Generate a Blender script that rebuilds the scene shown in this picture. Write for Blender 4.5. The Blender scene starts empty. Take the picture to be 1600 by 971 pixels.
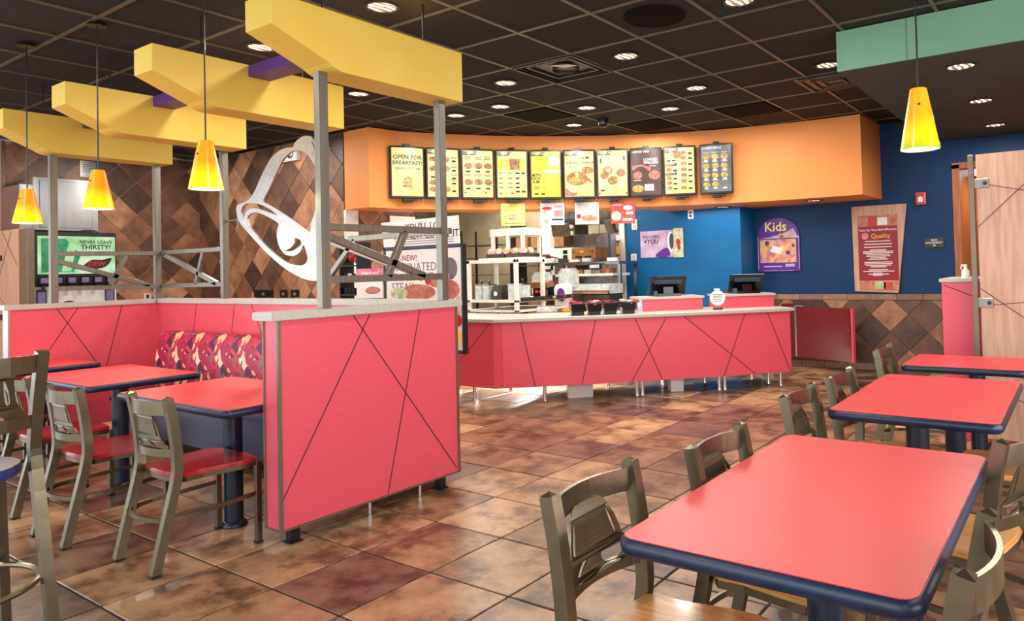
import bpy, bmesh, math, random
from mathutils import Matrix, Vector
random.seed(7)
C = bpy.context.scene
COL = C.collection
PI = math.pi

# ------------------------------------------------------------------ camera, world, exposure
cd = bpy.data.cameras.new('camera'); cam = bpy.data.objects.new('camera', cd); COL.objects.link(cam)
cd.sensor_width = 36.0; cd.lens = 1114.4364 / 1600 * 36; cd.sensor_fit = 'HORIZONTAL'
cd.shift_x = (800 - 943.61) / 1600; cd.shift_y = (395.88 - 485.5) / 1600
cd.clip_start = .02; cd.clip_end = 200
cam.matrix_world = Matrix.Translation((0, 0, 1.3043)) @ Matrix.Rotation(.5907, 4, 'Z') @ Matrix.Rotation(PI/2 + .0217, 4, 'X') @ Matrix.Rotation(-.0256, 4, 'Z')
C.camera = cam
C.view_settings.view_transform = 'Standard'; C.view_settings.look = 'None'
C.view_settings.gamma = 1; C.view_settings.use_curve_mapping = False
C.view_settings.exposure = 0.35
w = bpy.data.worlds.new('daylight'); C.world = w; w.use_nodes = True
w.node_tree.nodes['Background'].inputs[0].default_value = (.88, .95, 1, 1)
w.node_tree.nodes['Background'].inputs[1].default_value = 1.5

def area(name, loc, sx, sy, power, color=(1, 1, 1), rot=(0, 0, 0), parent=None, shape='RECTANGLE', spread=PI):
    l = bpy.data.lights.new(name, 'AREA'); l.shape = shape; l.size = sx; l.size_y = sy
    l.energy = power; l.color = color; l.spread = spread
    o = bpy.data.objects.new(name, l); COL.objects.link(o); o.location = loc; o.rotation_euler = rot
    if parent: o.parent = parent
    return o
KITCHEN_W = 120; DL_W = 12; PEND_W = 2.4
area('kitchen_ceiling_lamp', (-6.6, 7.6, 2.9), 1.6, 1.6, KITCHEN_W, (1, .95, .86))
area('kitchen_ceiling_lamp', (-8.2, 9.2, 2.9), 1.6, 1.2, KITCHEN_W*.8, (1, .95, .86))
area('counter_lamp', (-3.6, 8.2, 2.03), 1.4, .3, 7, (1, .95, .88))
area('added_floor_light', (-5.0, 6.3, .5), .8, .3, 75, (1, .97, .9))  # added light without a fixture, brightens the floor behind and under the counter
area('window_daylight', (1.5, 1.6, 1.45), 5.0, 1.9, 135, (.9, .96, 1), (PI/2, 0, PI/2))
area('window_daylight', (-4.5, -2.9, 1.6), 11, 2.4, 125, (.86, .94, 1), (PI/2, 0, 0))
area('window_daylight', (-11.9, -.5, 1.5), 3.4, 2.4, 75, (.72, .88, 1), (PI/2, 0, -PI/2))

# ------------------------------------------------------------------ materials
def lin(c):
    return tuple((x/12.92 if x <= .04045 else ((x+.055)/1.055)**2.4) for x in c[:3])
def rgb(r, g, b): return lin((r/255, g/255, b/255)) + (1,)
def nt(name):
    m = bpy.data.materials.new(name); m.use_nodes = True
    n = m.node_tree.nodes; p = n['Principled BSDF']
    return m, n, m.node_tree.links, p
def ramp(n, stops):
    r = n.new('ShaderNodeValToRGB'); e = r.color_ramp.elements
    while len(e) < len(stops): e.new(.5)
    for i, (pos, c) in enumerate(stops): e[i].position = pos; e[i].color = c
    return r
def mat(name, c1, c2=None, scale=8, rough=.5, metal=0, bump=0, bscale=None, coat=0, stretch=None, detail=4, lo=.35, hi=.65, spec=.5):
    m, n, L, p = nt(name)
    p.inputs['Roughness'].default_value = rough; p.inputs['Metallic'].default_value = metal
    p.inputs['Coat Weight'].default_value = coat; p.inputs['Coat Roughness'].default_value = .08
    p.inputs['Specular IOR Level'].default_value = spec
    tc = n.new('ShaderNodeTexCoord'); mp = n.new('ShaderNodeMapping'); L.new(tc.outputs['Object'], mp.inputs[0])
    if stretch: mp.inputs['Scale'].default_value = stretch
    nz = n.new('ShaderNodeTexNoise'); nz.inputs['Scale'].default_value = scale; nz.inputs['Detail'].default_value = detail
    L.new(mp.outputs[0], nz.inputs['Vector'])
    r = ramp(n, [(lo, c1), (hi, c2 or tuple(x*.85 for x in c1[:3]) + (1,))])
    L.new(nz.outputs['Fac'], r.inputs[0]); L.new(r.outputs[0], p.inputs['Base Color'])
    if bump:
        b = n.new('ShaderNodeBump'); b.inputs['Strength'].default_value = bump; b.inputs['Distance'].default_value = .01
        nb = n.new('ShaderNodeTexNoise'); nb.inputs['Scale'].default_value = bscale or scale*3
        L.new(mp.outputs[0], nb.inputs['Vector']); L.new(nb.outputs['Fac'], b.inputs['Height']); L.new(b.outputs[0], p.inputs['Normal'])
    return m
def tilemat(name, stops, rough, mottle, mscale, bump=.15, spec=.5):
    """stone look: a random tone for each tile, mottled by noise"""
    m, n, L, p = nt(name)
    p.inputs['Roughness'].default_value = rough; p.inputs['Specular IOR Level'].default_value = spec
    oi = n.new('ShaderNodeObjectInfo'); r = ramp(n, stops); L.new(oi.outputs['Random'], r.inputs[0])
    g = n.new('ShaderNodeNewGeometry')
    ad = n.new('ShaderNodeVectorMath'); ad.operation = 'ADD'
    mu = n.new('ShaderNodeMath'); mu.operation = 'MULTIPLY'; mu.inputs[1].default_value = 37
    L.new(oi.outputs['Random'], mu.inputs[0]); L.new(g.outputs['Position'], ad.inputs[0]); L.new(mu.outputs[0], ad.inputs[1])
    nz = n.new('ShaderNodeTexNoise'); nz.inputs['Scale'].default_value = mscale; nz.inputs['Detail'].default_value = 9; nz.inputs['Roughness'].default_value = .68
    L.new(ad.outputs[0], nz.inputs['Vector'])
    r2 = ramp(n, mottle); L.new(nz.outputs['Fac'], r2.inputs[0])
    mx = n.new('ShaderNodeMix'); mx.data_type = 'RGBA'; mx.blend_type = 'MULTIPLY'; mx.inputs[0].default_value = 1
    L.new(r.outputs[0], mx.inputs[6]); L.new(r2.outputs[0], mx.inputs[7]); L.new(mx.outputs[2], p.inputs['Base Color'])
    b = n.new('ShaderNodeBump'); b.inputs['Strength'].default_value = bump; b.inputs['Distance'].default_value = .01
    L.new(nz.outputs['Fac'], b.inputs['Height']); L.new(b.outputs[0], p.inputs['Normal'])
    return m
def emit(name, c, s, c2=None, scale=20):
    m, n, L, p = nt(name)
    p.inputs['Base Color'].default_value = tuple(x*.15 for x in c[:3]) + (1,); p.inputs['Roughness'].default_value = .3
    p.inputs['Emission Color'].default_value = c; p.inputs['Emission Strength'].default_value = s
    if c2:
        tc = n.new('ShaderNodeTexCoord'); nz = n.new('ShaderNodeTexNoise'); nz.inputs['Scale'].default_value = scale; nz.inputs['Detail'].default_value = 3
        L.new(tc.outputs['Object'], nz.inputs['Vector']); r = ramp(n, [(.4, c), (.62, c2)]); L.new(nz.outputs['Fac'], r.inputs[0])
        L.new(r.outputs[0], p.inputs['Emission Color'])
    return m
M = {}
M['grout'] = mat('floor_grout', rgb(40, 26, 20), rough=.9)
M['floor'] = tilemat('slate_floor_tile', [(0, rgb(108, 88, 78)), (.25, rgb(140, 108, 88)), (.6, rgb(168, 128, 96)), (1, rgb(206, 166, 126))], .3,
                     [(.3, (.10, .085, .08, 1)), (.42, (.3, .25, .23, 1)), (.52, (.72, .66, .6, 1)), (.66, (1, 1, 1, 1))], 3.8, .25)
M['wtile'] = tilemat('slate_wall_tile', [(0, rgb(84, 62, 54)), (.4, rgb(118, 84, 66)), (.62, rgb(150, 104, 76)), (.8, rgb(182, 132, 98)), (1, rgb(212, 164, 128))], .42,
                     [(.3, (.35, .3, .28, 1)), (.48, (.72, .68, .66, 1)), (.68, (1.1, 1.08, 1.05, 1))], 5, .25)
M['tilecap'] = tilemat('slate_cap_tile', [(0, rgb(140, 100, 80)), (1, rgb(178, 138, 112))], .5, [(.3, (.6, .58, .55, 1)), (.7, (1, 1, 1, 1))], 8, .1)
M['wgrout'] = mat('wall_grout', rgb(112, 88, 74), rough=.9)
M['ceil'] = tilemat('black_ceiling_tile', [(0, rgb(46, 42, 40)), (1, rgb(54, 48, 45))], .85, [(.35, (.45, .42, .4, 1)), (.5, (.9, .9, .9, 1)), (.7, (1.3, 1.25, 1.2, 1))], 110, .5, .25)
M['tbar'] = mat('bronze_grid_bar', rgb(112, 102, 86), rough=.4, metal=.5)
M['red'] = mat('red_laminate', rgb(232, 92, 108), rgb(220, 76, 94), 240, .34, bump=.03, bscale=300, detail=2)
M['redtop'] = mat('red_table_laminate', rgb(226, 74, 78), rgb(214, 62, 68), 200, .36, spec=.35, detail=2)
M['reddark'] = mat('dark_red_gate_laminate', rgb(118, 40, 44), rgb(108, 34, 40), 60, .2)
M['groove'] = mat('dark_groove', rgb(96, 34, 46), rough=.8)
M['capstone'] = mat('speckled_grey_laminate', rgb(206, 200, 190), rgb(170, 162, 150), 260, .35, detail=2)
M['trimmetal'] = mat('bronze_edge_trim', rgb(128, 112, 92), rough=.4, metal=.5)
M['navy'] = mat('navy_rubber_edge', rgb(18, 38, 66), rgb(12, 28, 52), 40, .35)
M['pedestal'] = mat('dark_blue_pedestal', rgb(22, 38, 58), rgb(16, 28, 44), 20, .35)
M['steelpost'] = mat('brushed_steel_post', rgb(142, 136, 124), rgb(128, 122, 112), 60, .34, .8, stretch=(1, 1, .05))
M['bellmetal'] = mat('brushed_aluminium_sheet', rgb(186, 177, 171), rgb(174, 165, 159), 30, .36, .85)
M['yellow'] = mat('yellow_paint', rgb(228, 194, 82), rgb(224, 188, 74), 3, .55)
M['purple'] = mat('purple_paint', rgb(98, 52, 140), rgb(90, 46, 128), 3, .5)
M['orange'] = mat('orange_paint', rgb(238, 150, 74), rgb(234, 144, 68), 2, .55)
M['blue'] = mat('blue_paint', rgb(2, 56, 104), rgb(2, 50, 94), 2, .55, spec=.3)
M['litblue'] = mat('lit_blue_paint', rgb(0, 98, 156), rgb(0, 90, 146), 2, .5, spec=.3)  # wall blue made brighter, stronger light on this stretch painted in
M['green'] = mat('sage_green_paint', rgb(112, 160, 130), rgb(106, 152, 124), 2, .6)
M['shadegreen'] = mat('shaded_green_paint', rgb(66, 76, 66), rgb(62, 70, 62), 2, .6, spec=.3)  # same sage green, darkened to put the underside's shade into the colour
M['chair'] = mat('bronze_chair_frame', rgb(122, 112, 90), rgb(112, 102, 82), 30, .27, .88)
M['glide'] = mat('black_rubber_glide', rgb(24, 22, 20), rough=.6)
M['redseat'] = mat('red_stained_seat', rgb(176, 36, 44), rgb(140, 22, 30), 9, .22, stretch=(6, 1, 1), coat=.4)
M['woodseat'] = mat('maple_seat', rgb(214, 160, 92), rgb(186, 128, 66), 7, .3, stretch=(8, 1, 1), coat=.3)
M['blueseat'] = mat('blue_stool_seat', rgb(50, 58, 116), rgb(40, 46, 96), 9, .3)
M['vinyl'] = mat('plum_vinyl', rgb(44, 34, 68), rgb(36, 26, 56), 5, .22, bump=.1, bscale=14)
M['maple'] = mat('pale_maple_laminate', rgb(212, 170, 144), rgb(194, 148, 120), 5, .4, stretch=(7, 7, .7))
M['doorwood'] = mat('orange_brown_wood', rgb(176, 102, 46), rgb(150, 80, 34), 6, .4, stretch=(6, 6, .6))
M['black'] = mat('black_plastic', rgb(22, 22, 24), rough=.35)
M['blackgloss'] = mat('black_gloss_plastic', rgb(14, 16, 20), rough=.12)
M['matblack'] = mat('matt_black_vent', rgb(20, 18, 17), rough=.9, spec=.1)
M['white'] = mat('white_plastic', rgb(238, 238, 234), rgb(230, 230, 228), 5, .4)
M['paper'] = mat('white_paper', rgb(244, 242, 238), rgb(238, 236, 232), 5, .6)
M['ink'] = mat('black_ink', rgb(34, 30, 30), rough=.6)
M['greyink'] = mat('grey_ink', rgb(120, 114, 116), rough=.6)
M['redink'] = mat('red_ink', rgb(196, 30, 50), rough=.5)
M['magenta'] = mat('magenta_print', rgb(214, 60, 128), rgb(232, 150, 176), 6, .5)
M['steel'] = mat('stainless_steel', rgb(164, 164, 168), rgb(150, 150, 156), 4, .2, .97, stretch=(3, 3, .3))
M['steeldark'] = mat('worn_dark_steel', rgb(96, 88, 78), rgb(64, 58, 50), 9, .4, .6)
M['paleshelf'] = mat('white_steel_shelf', rgb(236, 236, 226), rgb(220, 218, 206), 12, .4)
M['clear'] = mat('frosted_clear_plastic', rgb(214, 218, 214), rgb(180, 188, 188), 18, .2)
M['card'] = mat('brown_cardboard', rgb(150, 106, 62), rgb(126, 86, 48), 12, .8)
M['yellowpaper'] = mat('yellow_wrap_paper', rgb(232, 164, 40), rgb(220, 146, 30), 12, .6)
M['kwall'] = mat('kitchen_wall_panel', rgb(166, 150, 122), rgb(146, 130, 104), 3, .5)
M['wrap'] = mat('orange_and_pink_wrapper', rgb(240, 130, 90), rgb(250, 220, 214), 14, .5)
M['redwrap'] = mat('dark_red_wrapper', rgb(120, 20, 30), rgb(90, 12, 20), 14, .4)
M['purpleink'] = mat('purple_ink', rgb(98, 40, 160), rgb(84, 30, 140), 8, .4)
M['alarmred'] = mat('alarm_red_plastic', rgb(206, 24, 58), rough=.4)
M['chrome'] = mat('chrome', rgb(220, 220, 220), rough=.15, metal=1)
M['tan'] = mat('tan_painted_wall', rgb(214, 160, 138), rgb(206, 150, 130), 3, .6)
def lampmat():
    m, n, L, p = nt('ribbed_downlight_reflector')
    tc = n.new('ShaderNodeTexCoord'); wv = n.new('ShaderNodeTexWave'); wv.inputs['Scale'].default_value = 7; wv.inputs['Distortion'].default_value = 5; wv.inputs['Detail'].default_value = 2
    L.new(tc.outputs['Object'], wv.inputs['Vector']); r = ramp(n, [(.2, (.30, .14, .07, 1)), (.55, (1, .80, .58, 1)), (.8, (1.6, 1.5, 1.35, 1))]); L.new(wv.outputs['Fac'], r.inputs[0])
    L.new(r.outputs[0], p.inputs['Emission Color']); p.inputs['Emission Strength'].default_value = .9; p.inputs['Base Color'].default_value = (.2, .15, .1, 1)
    return m
M['lamp'] = lampmat()
M['blackring'] = mat('dark_trim_ring', rgb(46, 40, 36), rough=.5)
M['menu'] = emit('backlit_cream_panel', rgb(255, 240, 176), .72, rgb(248, 224, 124), 3)
M['menuyellow'] = emit('backlit_yellow_green_panel', rgb(250, 236, 90), .72, rgb(206, 222, 16), 5)
M['menudark'] = emit('backlit_dark_panel', rgb(92, 60, 60), .65, rgb(120, 86, 84), 4)
M['menugrey'] = emit('backlit_grey_panel', rgb(86, 86, 94), .65, rgb(150, 150, 156), 4)
M['food'] = emit('backlit_food_print', rgb(232, 176, 96), .62, rgb(110, 48, 24), 38)
M['foodlight'] = emit('backlit_pale_food_print', rgb(236, 206, 96), .66, rgb(150, 110, 40), 45)
M['foodpink'] = emit('backlit_pink_food_print', rgb(226, 150, 120), .62, rgb(190, 90, 70), 40)
M['juice'] = emit('backlit_juice_print', rgb(250, 200, 24), .75, rgb(240, 236, 60), 20)
M['signwhite'] = emit('backlit_white_print', rgb(250, 246, 236), .72)
M['drinkscreen'] = emit('backlit_green_screen', rgb(216, 236, 206), .66, rgb(120, 200, 120), 4)
M['greenprint'] = emit('backlit_green_print', rgb(20, 140, 90), .55, rgb(70, 180, 120), 9)
M['bluebutton'] = emit('lit_button_label', rgb(90, 100, 150), .5, rgb(170, 120, 140), 60)
M['bread'] = mat('printed_food', rgb(206, 150, 110), rgb(176, 92, 84), 16, .5)
M['salad'] = mat('printed_greens', rgb(150, 180, 110), rgb(226, 220, 190), 18, .5)
M['pinkprint'] = mat('pink_printed_card', rgb(226, 150, 150), rgb(206, 110, 110), 8, .5)
M['yellowprint'] = mat('yellow_printed_card', rgb(250, 220, 90), rgb(250, 236, 150), 6, .5)
M['redprint'] = mat('red_printed_card', rgb(186, 50, 46), rgb(206, 80, 66), 8, .5)
M['lilac'] = mat('lilac_print', rgb(216, 200, 226), rgb(176, 150, 196), 7, .5)
M['kidsyellow'] = mat('yellow_pink_comic_print', rgb(240, 216, 110), rgb(206, 96, 140), 14, .5)
M['poster'] = mat('crimson_poster_print', rgb(150, 22, 42), rgb(140, 18, 38), 5, .5)
M['gold'] = mat('gold_ink', rgb(240, 180, 60), rough=.5)
M['bowlblue'] = mat('dark_blue_grey', rgb(60, 72, 92), rough=.4)

def uphol():
    m, n, L, p = nt('patterned_booth_fabric')
    p.inputs['Roughness'].default_value = .5
    tc = n.new('ShaderNodeTexCoord'); sx = n.new('ShaderNodeSeparateXYZ'); L.new(tc.outputs['Object'], sx.inputs[0])
    md = n.new('ShaderNodeMath'); md.operation = 'FLOORED_MODULO'; md.inputs[1].default_value = .34; L.new(sx.outputs[0], md.inputs[0])
    cb = n.new('ShaderNodeCombineXYZ'); L.new(md.outputs[0], cb.inputs[0]); L.new(sx.outputs[2], cb.inputs[2])
    nz = n.new('ShaderNodeTexNoise'); nz.inputs['Scale'].default_value = 9; nz.inputs['Detail'].default_value = 1; L.new(cb.outputs[0], nz.inputs['Vector'])
    mx = n.new('ShaderNodeMix'); mx.data_type = 'VECTOR'; mx.inputs[0].default_value = .22
    L.new(cb.outputs[0], mx.inputs[4]); L.new(nz.outputs['Color'], mx.inputs[5])
    v = n.new('ShaderNodeTexVoronoi'); v.inputs['Scale'].default_value = 17; v.inputs['Randomness'].default_value = 1
    L.new(mx.outputs[1], v.inputs['Vector'])
    sp = n.new('ShaderNodeSeparateColor'); L.new(v.outputs['Color'], sp.inputs[0])
    r = ramp(n, [(0, rgb(170, 24, 66)), (.22, rgb(206, 52, 76)), (.36, rgb(246, 176, 130)), (.48, rgb(110, 30, 84)), (.6, rgb(190, 34, 70)), (.72, rgb(252, 206, 166)), (.82, rgb(120, 106, 100)), (.9, rgb(84, 24, 70))])
    r.color_ramp.interpolation = 'CONSTANT'; L.new(sp.outputs[0], r.inputs[0]); L.new(r.outputs[0], p.inputs['Base Color'])
    return m
M['uphol'] = uphol()
def shade_mat(name, top, mid, bot, s):
    m, n, L, p = nt(name)
    p.inputs['Roughness'].default_value = .25
    tc = n.new('ShaderNodeTexCoord'); sp = n.new('ShaderNodeSeparateXYZ'); L.new(tc.outputs['Generated'], sp.inputs[0])
    r = ramp(n, [(0, bot), (.22, mid), (.55, top), (1, top)]); L.new(sp.outputs[2], r.inputs[0])
    L.new(r.outputs[0], p.inputs['Base Color']); L.new(r.outputs[0], p.inputs['Emission Color']); p.inputs['Emission Strength'].default_value = s
    return m
M['shade'] = shade_mat('orange_to_lime_glass', rgb(248, 138, 12), rgb(250, 206, 0), rgb(226, 214, 20), .5)
M['shadelime'] = shade_mat('amber_to_lime_glass', rgb(236, 150, 20), rgb(214, 196, 10), rgb(158, 176, 24), .42)
M['shadein'] = emit('lit_shade_inside', (1, .97, .8, 1), 2.6)

# ------------------------------------------------------------------ mesh helpers
class MB:
    def __init__(s): s.v = []; s.f = []
    def add(s, vs, fs, T=None):
        b = len(s.v)
        s.v += [tuple(T @ Vector(p)) for p in vs] if T else [tuple(p) for p in vs]
        s.f += [tuple(i + b for i in f) for f in fs]; return s
    def box(s, x0, x1, y0, y1, z0, z1, T=None):
        vs = [(x0,y0,z0),(x1,y0,z0),(x1,y1,z0),(x0,y1,z0),(x0,y0,z1),(x1,y0,z1),(x1,y1,z1),(x0,y1,z1)]
        return s.add(vs, [(0,3,2,1),(4,5,6,7),(0,1,5,4),(1,2,6,5),(2,3,7,6),(3,0,4,7)], T)
    def prism(s, poly, z0, z1, T=None):
        n = len(poly)
        vs = [(x, y, z0) for x, y in poly] + [(x, y, z1) for x, y in poly]
        fs = [tuple(range(n-1, -1, -1)), tuple(range(n, 2*n))] + [(i, (i+1) % n, n+(i+1) % n, n+i) for i in range(n)]
        return s.add(vs, fs, T)
    def xz(s, poly, y0, y1, T=None):      # polygon in x,z (counter-clockwise seen from -y), extruded along y
        R = Matrix(((1,0,0,0),(0,0,1,0),(0,1,0,0),(0,0,0,1)))
        n = len(poly)
        vs = [(x, y0, z) for x, z in poly] + [(x, y1, z) for x, z in poly]
        fs = [tuple(range(n)), tuple(range(2*n-1, n-1, -1))] + [(i, n+i, n+(i+1) % n, (i+1) % n) for i in range(n)]
        return s.add(vs, fs, T)
    def lathe(s, prof, n=24, T=None, cap0=True, cap1=True):
        vs = []; fs = []
        for r, z in prof:
            for k in range(n): a = 2*PI*k/n; vs.append((r*math.cos(a), r*math.sin(a), z))
        for i in range(len(prof)-1):
            for k in range(n): fs.append((i*n+k, i*n+(k+1) % n, (i+1)*n+(k+1) % n, (i+1)*n+k))
        if cap0: fs.append(tuple(range(n-1, -1, -1)))
        if cap1: fs.append(tuple(range((len(prof)-1)*n, len(prof)*n)))
        return s.add(vs, fs, T)
    def sweep(s, path, w, h, up=(0, 0, 1), closed=False, T=None, round_=0):
        """rectangular (or round_-sided) section: w across (along t x up), h along up"""
        P = [Vector(p) for p in path]; N = len(P); up = Vector(up); rings = []
        vs = []
        for i in range(N):
            if closed: t = P[(i+1) % N] - P[i-1]
            else: t = P[min(i+1, N-1)] - P[max(i-1, 0)]
            t.normalize(); sd = t.cross(up)
            if sd.length < 1e-5: sd = t.cross(Vector((1, 0, 0)))
            sd.normalize(); nn = sd.cross(t)
            if round_: offs = [(math.cos(2*PI*k/round_)*w/2, math.sin(2*PI*k/round_)*h/2) for k in range(round_)]
            else: offs = [(-w/2, -h/2), (w/2, -h/2), (w/2, h/2), (-w/2, h/2)]
            vs += [tuple(P[i] + sd*a + nn*b) for a, b in offs]
        K = round_ or 4; fs = []
        for i in range(N if closed else N-1):
            j = (i+1) % N
            for k in range(K): fs.append((i*K+k, i*K+(k+1) % K, j*K+(k+1) % K, j*K+k))
        if not closed: fs.append(tuple(range(K-1, -1, -1))); fs.append(tuple(range((N-1)*K, N*K)))
        return s.add(vs, fs, T)
    def ball(s, c, rx, ry, rz, n=10, m=6):
        vs = [(c[0], c[1], c[2]-rz)]; fs = []
        for i in range(1, m):
            ph = -PI/2 + PI*i/m
            for k in range(n): a = 2*PI*k/n; vs.append((c[0]+rx*math.cos(ph)*math.cos(a), c[1]+ry*math.cos(ph)*math.sin(a), c[2]+rz*math.sin(ph)))
        vs.append((c[0], c[1], c[2]+rz)); top = len(vs)-1
        for k in range(n): fs.append((0, 1+(k+1) % n, 1+k)); fs.append((top, top-n+k, top-n+(k+1) % n))
        for i in range(m-2):
            for k in range(n): a = 1+i*n; fs.append((a+k, a+(k+1) % n, a+n+(k+1) % n, a+n+k))
        return s.add(vs, fs)
    def mesh(s, name, m, bevel=0, smooth=False, seg=2):
        me = bpy.data.meshes.new(name); me.from_pydata(s.v, [], s.f)
        bm = bmesh.new(); bm.from_mesh(me)
        bmesh.ops.recalc_face_normals(bm, faces=bm.faces)
        if bevel:
            ed = [e for e in bm.edges if len(e.link_faces) == 2 and e.calc_face_angle(0) > .6]
            bmesh.ops.bevel(bm, geom=ed, offset=bevel, segments=seg, affect='EDGES', clamp_overlap=True)
        bm.to_mesh(me); bm.free()
        if smooth:
            me.polygons.foreach_set('use_smooth', [True]*len(me.polygons)); me.set_sharp_from_angle(angle=.7)
        me.materials.append(M[m] if isinstance(m, str) else m)
        return me
    def build(s, name, m, parent=None, bevel=0, smooth=False, seg=2):
        o = bpy.data.objects.new(name, s.mesh(name, m, bevel, smooth, seg)); COL.objects.link(o)
        if parent: o.parent = parent
        return o
def tag(o, label, cat, group=None):
    o['label'] = label; o['category'] = cat
    if group: o['group'] = group
    return o
def thing(name, label, cat, loc=(0, 0, 0), rz=0, group=None):
    o = bpy.data.objects.new(name, None); COL.objects.link(o); o.empty_display_size = .1
    o.location = loc; o.rotation_euler = (0, 0, rz)
    return tag(o, label, cat, group)
def struct(o): o['kind'] = 'structure'; return o
def copy_thing(root, loc, rz, label, group=None):
    r = root.copy(); COL.objects.link(r); r.location = loc; r.rotation_euler = (0, 0, rz); r['label'] = label
    if group: r['group'] = group
    for ch in list(root.children):
        c = ch.copy(); COL.objects.link(c); c.parent = r
        for g in list(ch.children):
            d = g.copy(); COL.objects.link(d); d.parent = c
    return r
def curve_mesh(cu):
    o = bpy.data.objects.new('tmp', cu); COL.objects.link(o)
    dg = bpy.context.evaluated_depsgraph_get(); me = bpy.data.meshes.new_from_object(o.evaluated_get(dg))
    vs = [tuple(v.co) for v in me.vertices]; fs = [tuple(p.vertices) for p in me.polygons]
    bpy.data.objects.remove(o); bpy.data.curves.remove(cu); bpy.data.meshes.remove(me)
    return vs, fs
def text(body, size, x=0, y=0, align='CENTER', bold=0, ext=.0012, shear=0, sx=1):
    cu = bpy.data.curves.new('t', 'FONT'); cu.body = body; cu.size = size; cu.align_x = align; cu.align_y = 'CENTER'
    cu.extrude = ext; cu.offset = bold*size; cu.shear = shear; cu.resolution_u = 2; cu.space_line = .85
    vs, fs = curve_mesh(cu)
    return [(a*sx + x, b + y, c) for a, b, c in vs], fs
FRONT = lambda yy: Matrix(((1,0,0,0),(0,0,-1,yy),(0,1,0,0),(0,0,0,1)))      # xy-plane art -> faces -y at depth yy
XFACE = lambda xx: Matrix(((0,0,1,xx),(1,0,0,0),(0,1,0,0),(0,0,0,1)))       # xy-plane art -> faces +x at xx
def sheet(loops, ext):
    cu = bpy.data.curves.new('s', 'CURVE'); cu.dimensions = '2D'; cu.fill_mode = 'BOTH'; cu.extrude = ext
    for lp in loops:
        sp = cu.splines.new('POLY'); sp.points.add(len(lp)-1); sp.use_cyclic_u = True
        for i, (x, y) in enumerate(lp): sp.points[i].co = (x, y, 0, 1)
    return curve_mesh(cu)
def smooth_loop(pts, k=4):
    n = len(pts); out = []
    for i in range(n):
        p0, p1, p2, p3 = (Vector(pts[(i+j-1) % n]) for j in range(4))
        for q in range(k):
            t = q/k
            out.append(tuple(.5*((2*p1) + (p2-p0)*t + (2*p0-5*p1+4*p2-p3)*t*t + (3*p1-p0-3*p2+p3)*t**3)))
    return out
def smooth_path(pts, k=4):
    P = [Vector(p) for p in pts]; n = len(P); out = []
    for i in range(n-1):
        p0, p1, p2, p3 = P[max(i-1, 0)], P[i], P[i+1], P[min(i+2, n-1)]
        for q in range(k):
            t = q/k
            out.append(tuple(.5*((2*p1) + (p2-p0)*t + (2*p0-5*p1+4*p2-p3)*t*t + (3*p1-p0-3*p2+p3)*t**3)))
    out.append(tuple(P[-1])); return out
def rrect(x0, x1, y0, y1, r, n=5):
    o = []
    for cx, cy, a in ((x1-r, y0+r, -PI/2), (x1-r, y1-r, 0), (x0+r, y1-r, PI/2), (x0+r, y0+r, PI)):
        for k in range(n+1): t = a + PI/2*k/n; o.append((cx + r*math.cos(t), cy + r*math.sin(t)))
    return o
def disc(x, y, rx, ry=None, n=18):
    ry = ry or rx
    return [(x + rx*math.cos(2*PI*k/n), y + ry*math.sin(2*PI*k/n)) for k in range(n)]
def clip(poly, x0, x1, y0, y1):
    for ax, lim, sg in ((0, x0, 1), (0, x1, -1), (1, y0, 1), (1, y1, -1)):
        out = []
        for i in range(len(poly)):
            a, b = poly[i-1], poly[i]; da, db = (a[ax]-lim)*sg, (b[ax]-lim)*sg
            if (da >= 0) != (db >= 0):
                t = da/(da-db); out.append((a[0]+(b[0]-a[0])*t, a[1]+(b[1]-a[1])*t))
            if db >= 0: out.append(b)
        poly = out
        if not poly: return []
    return poly
def area2(p): return abs(sum(p[i-1][0]*p[i][1]-p[i][0]*p[i-1][1] for i in range(len(p))))/2

CZ = 2.946
FWD = Vector((-math.sin(.5907), math.cos(.5907))); RGT = Vector((math.cos(.5907), math.sin(.5907)))
def inview(x, y, m=.12):
    v = Vector((x, y)); d = v.dot(FWD)
    if d < .6: return None
    a = v.dot(RGT)/d
    return d if -.847-m < a < .589+m else None

# ------------------------------------------------------------------ setting: floor
fl = struct(MB().box(-12.5, 1.7, -3, 11.6, -.12, -.006).build('floor', 'grout'))
TF = .456; cells = []
for u in range(-26, 12):
    for v in range(-12, 24):
        x = -2.868 + u*TF; y = 1.713 + v*TF
        if x < -12.5 or x+TF > 1.7 or y < -3 or y+TF > 11.6: continue
        d = inview(x+TF/2, y+TF/2); cells.append((d if d else 999 + abs(x)+abs(y), x, y))
cells.sort()
g = .005
tile_me = MB().box(g, TF-g, g, TF-g, -.012, 0).mesh('tile', 'floor', bevel=.003, seg=1)
rest = MB()
for i, (d, x, y) in enumerate(cells):
    if i < 296 and d < 900:
        o = bpy.data.objects.new('tile', tile_me); COL.objects.link(o); o.parent = fl; o.location = (x, y, random.uniform(-.0012, 0))
    else: rest.box(x+g, x+TF-g, y+g, y+TF-g, -.012, 0)
o = rest.build('distant_tiles', 'floor', fl); o['kind'] = 'stuff'

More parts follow.
